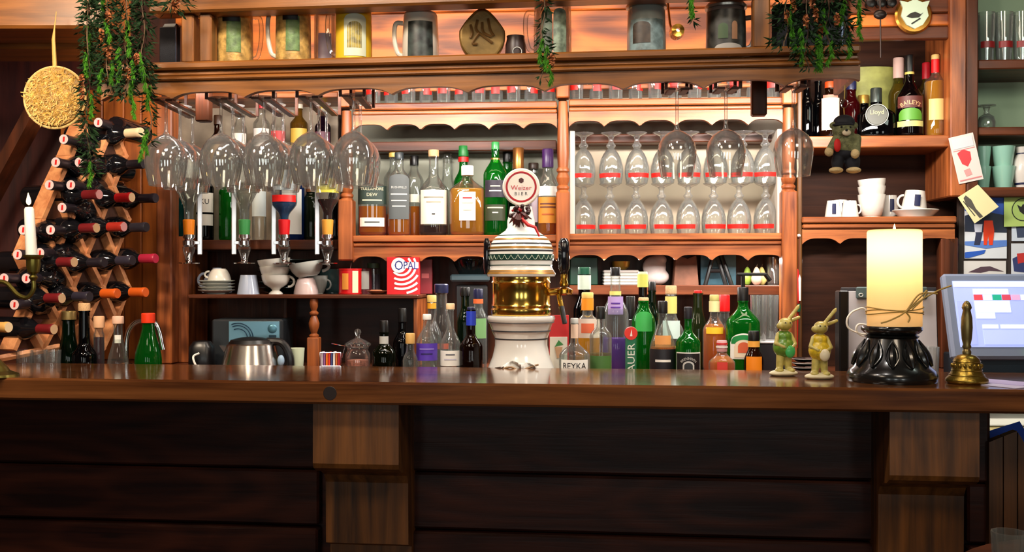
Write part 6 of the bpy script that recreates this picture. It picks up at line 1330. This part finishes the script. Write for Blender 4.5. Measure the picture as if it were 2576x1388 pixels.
for i, px in enumerate((1908, 1944)):
    o = thing('highball_glass', 'tall clear highball glass behind the green bottle, %s one' % ('left', 'right')[i], 'glass', (X(px, 3.36), 3.36+.03*i, ZW+.1), 0, 'highball glasses'); tumbler_mesh(o, S(21, 3.36), Z(742, 3.36)-ZW-.1, BG, False)
gb = thing('glass_crate', 'dark wooden crate with white top holding the highball glasses', 'crate', (X(1925, 3.34), 3.34, ZW)); MB().box(S(-40, 3.34), S(50, 3.34), -.03, .09, 0, .094, .003).build('box', mat((26, 24, 30), .45), gb, smooth=False); MB().box(S(-42, 3.34), S(52, 3.34), -.032, .092, .0945, .0995, .001).build('cover', mat((214, 206, 206), .5), gb, smooth=False)
pls = 'dark saucers by the rabbits'
for kk in range(6):
    o = thing('black_saucer', 'black and white edged saucer, %s from the bottom behind the rabbits' % ORD[kk], 'saucer', (X(2024, 3.0), 3.0, ZW+kk*.0125), 0, pls); R = S(30, 3.0)
    MB().lathe([(R*.7, 0), (R, .007), (R, .0095), (R*.7, .004), (0, .004)], 28).build('dish', mat((22, 22, 26), .2, coat=.5), o); MB().lathe([(R+.0004, .0072), (R+.0004, .0094)], 28, cap=False).build('white_edge', mat((190, 186, 186), .3), o)
hs = thing('hanging_ornament', 'thin red and white hanging ornament with green collar by the right post', 'ornament', (X(2006, B.Y(2008, -.01)), B.Y(2008, -.01), Z(590, 3.4))); h_ = lambda n: S(n, 3.4)
MB().ball((h_(5), .007, 0), h_(5), 10, 8).build('pin', WHITE, hs); MB().tube([(h_(5), 0, 0), (h_(3), 0, h_(-85))], .0008, 4).build('thread', mat((120, 30, 30), .6), hs)
MB().lathe([(h_(5), h_(-175)), (h_(9), h_(-165)), (h_(8), h_(-120)), (h_(3), h_(-88)), (0, h_(-85))], 14).build('body', mat((206, 40, 36), .3), hs); MB().lathe([(h_(3), h_(-168)), (h_(3.5), h_(-110)), (0, h_(-100))], 8, c=(h_(4), -.009, 0)).build('white_stripe', WHITE, hs)
MB().lathe([(h_(7), h_(-196)), (h_(9), h_(-186)), (h_(7), h_(-176))], 14).build('collar', mat((30, 90, 60), .4), hs); MB().tube([(0, 0, h_(-194)), (h_(-2), 0, h_(-290))], h_(3), 8).build('stick', mat((206, 30, 30), .35), hs)

# ================================================================== THINGS ON THE RECESS SHELF UNDER THE BEER GLASSES
zk = zB(717, .12); ge = 'recess shelf'
Yv = lambda px: YB(px, .2)
def put(name, label, cat, px): yy = Yv(px); return thing(name, label, cat, (X(px, yy), yy, zk), 0)
o = put('green_crate', 'dark green box at the left of the recess shelf', 'box', 1466); MB().box(S(-34, 3.7), S(36, 3.7), -.04, .06, 0, S(70, 3.7), .003).build('box', mat((18, 62, 44), .4), o, smooth=False)
o = put('folded_napkins', 'stack of white folded napkins on the recess shelf', 'napkins', 1562)
for kk in range(5): MB().box(S(-46, 3.7), S(42, 3.7), -.04, .05, kk*.011, kk*.011+.010, .003).build('napkin', mat((224-8*(kk % 2), 214, 206), .7), o, smooth=False)
MB().lathe([(.018, .056), (.03, .066), (.034, .085), (.03, .085), (0, .07)], 20).build('gold_dish', mat((190, 150, 60), .35, .6), o)
o = put('white_cloth_bag', 'off white cloth bag slumped on the recess shelf', 'bag', 1650); blob([((0, 0, .03), (S(34, 3.7), .04, .032)), ((S(-4, 3.7), 0, .065), (S(30, 3.7), .034, .04)), ((S(8, 3.7), 0, .09), (S(20, 3.7), .025, .02))], 'bag', mat((206, 190, 186), .8, var=.12, vscale=20), o, .004, 4)
o = put('brown_bag', 'brown paper bag right of the cloth bag', 'bag', 1722); MB().prism([(S(-30, 3.7), 0), (S(32, 3.7), 0), (S(26, 3.7), S(74, 3.7)), (S(4, 3.7), S(66, 3.7)), (S(-24, 3.7), S(76, 3.7))], -.03, .03).build('bag', mat((120, 76, 56), .7, var=.3, vscale=20), o, smooth=False)
o = put('blue_screen', 'teal meshed panel behind the black stand', 'panel', 1795); MB().box(S(-30, 3.7), S(60, 3.7), .02, .03, 0, S(86, 3.7), .001).build('panel', mat((66, 112, 130), .5, var=.15, vscale=40), o, smooth=False)
o = put('black_easel', 'black A shaped easel stand on the recess shelf', 'stand', 1800)
for a, b in (((-30, 0), (-6, 84)), ((22, 0), (-2, 84)), ((36, 0), (8, 84)), ((-18, 36), (20, 36))): MB().tube([(S(a[0], 3.7), -.03, S(a[1], 3.7)), (S(b[0], 3.7), -.02, S(b[1], 3.7))], .008, 8).build('leg' if a[1] == 0 else 'crossbar', BLACK, o)
for i, (px, c) in enumerate(((1880, (150, 180, 70)), (1898, (206, 170, 150)), (1916, (206, 196, 120)))):
    o = put('pear', 'small pear on the recess shelf, %s of three' % ORD[i], 'pear', px); o['group'] = 'pears on the recess shelf'; yy = Yv(px); o.location.y = yy-.03*(i == 1)
    MB().lathe([(0, 0), (.010, .002), (.018, .014), (.019, .026), (.013, .044), (.008, .058), (.004, .064), (0, .065)], 20).build('fruit', mat(c, .35, var=.15, vscale=60), o); MB().tube([(0, 0, .063), (.003, 0, .075)], .0012, 5).build('stalk', STEM, o)
o = put('clear_tumbler', 'clear tumbler at the right end of the recess shelf', 'tumbler', 1945); tumbler_mesh(o, .024, .1, BG, False)
# glassware on a guest table at the bottom right corner
tb = thing('guest_table', 'small round table edge at the bottom right corner', 'table', (1.08, 1.80, 0)); MB().lathe([(.26, .81), (.28, .815), (.28, .84), (.27, .845), (0, .845)], 48).build('top', WALN, tb); MB().lathe([(.16, 0), (.16, .02), (.04, .05), (.035, .81)], 24).build('pedestal', OAKDV, tb)
for i, (x, y) in enumerate(((.875, 1.82), (.94, 1.80))):
    o = thing('crystal_glass', 'cut crystal glass on the guest table, %s one' % ('left', 'right')[i], 'glass', (x, y, .8452), 0, 'crystal glasses on the guest table')
    MB().lathe([(.024, 0), (.026, .004), (.03, .075), (.028, .075), (.022, .012), (0, .012)], 12).build('glass_wall', glass((240, 246, 244), .8, 1.5, body=.08), o, ang=.1)
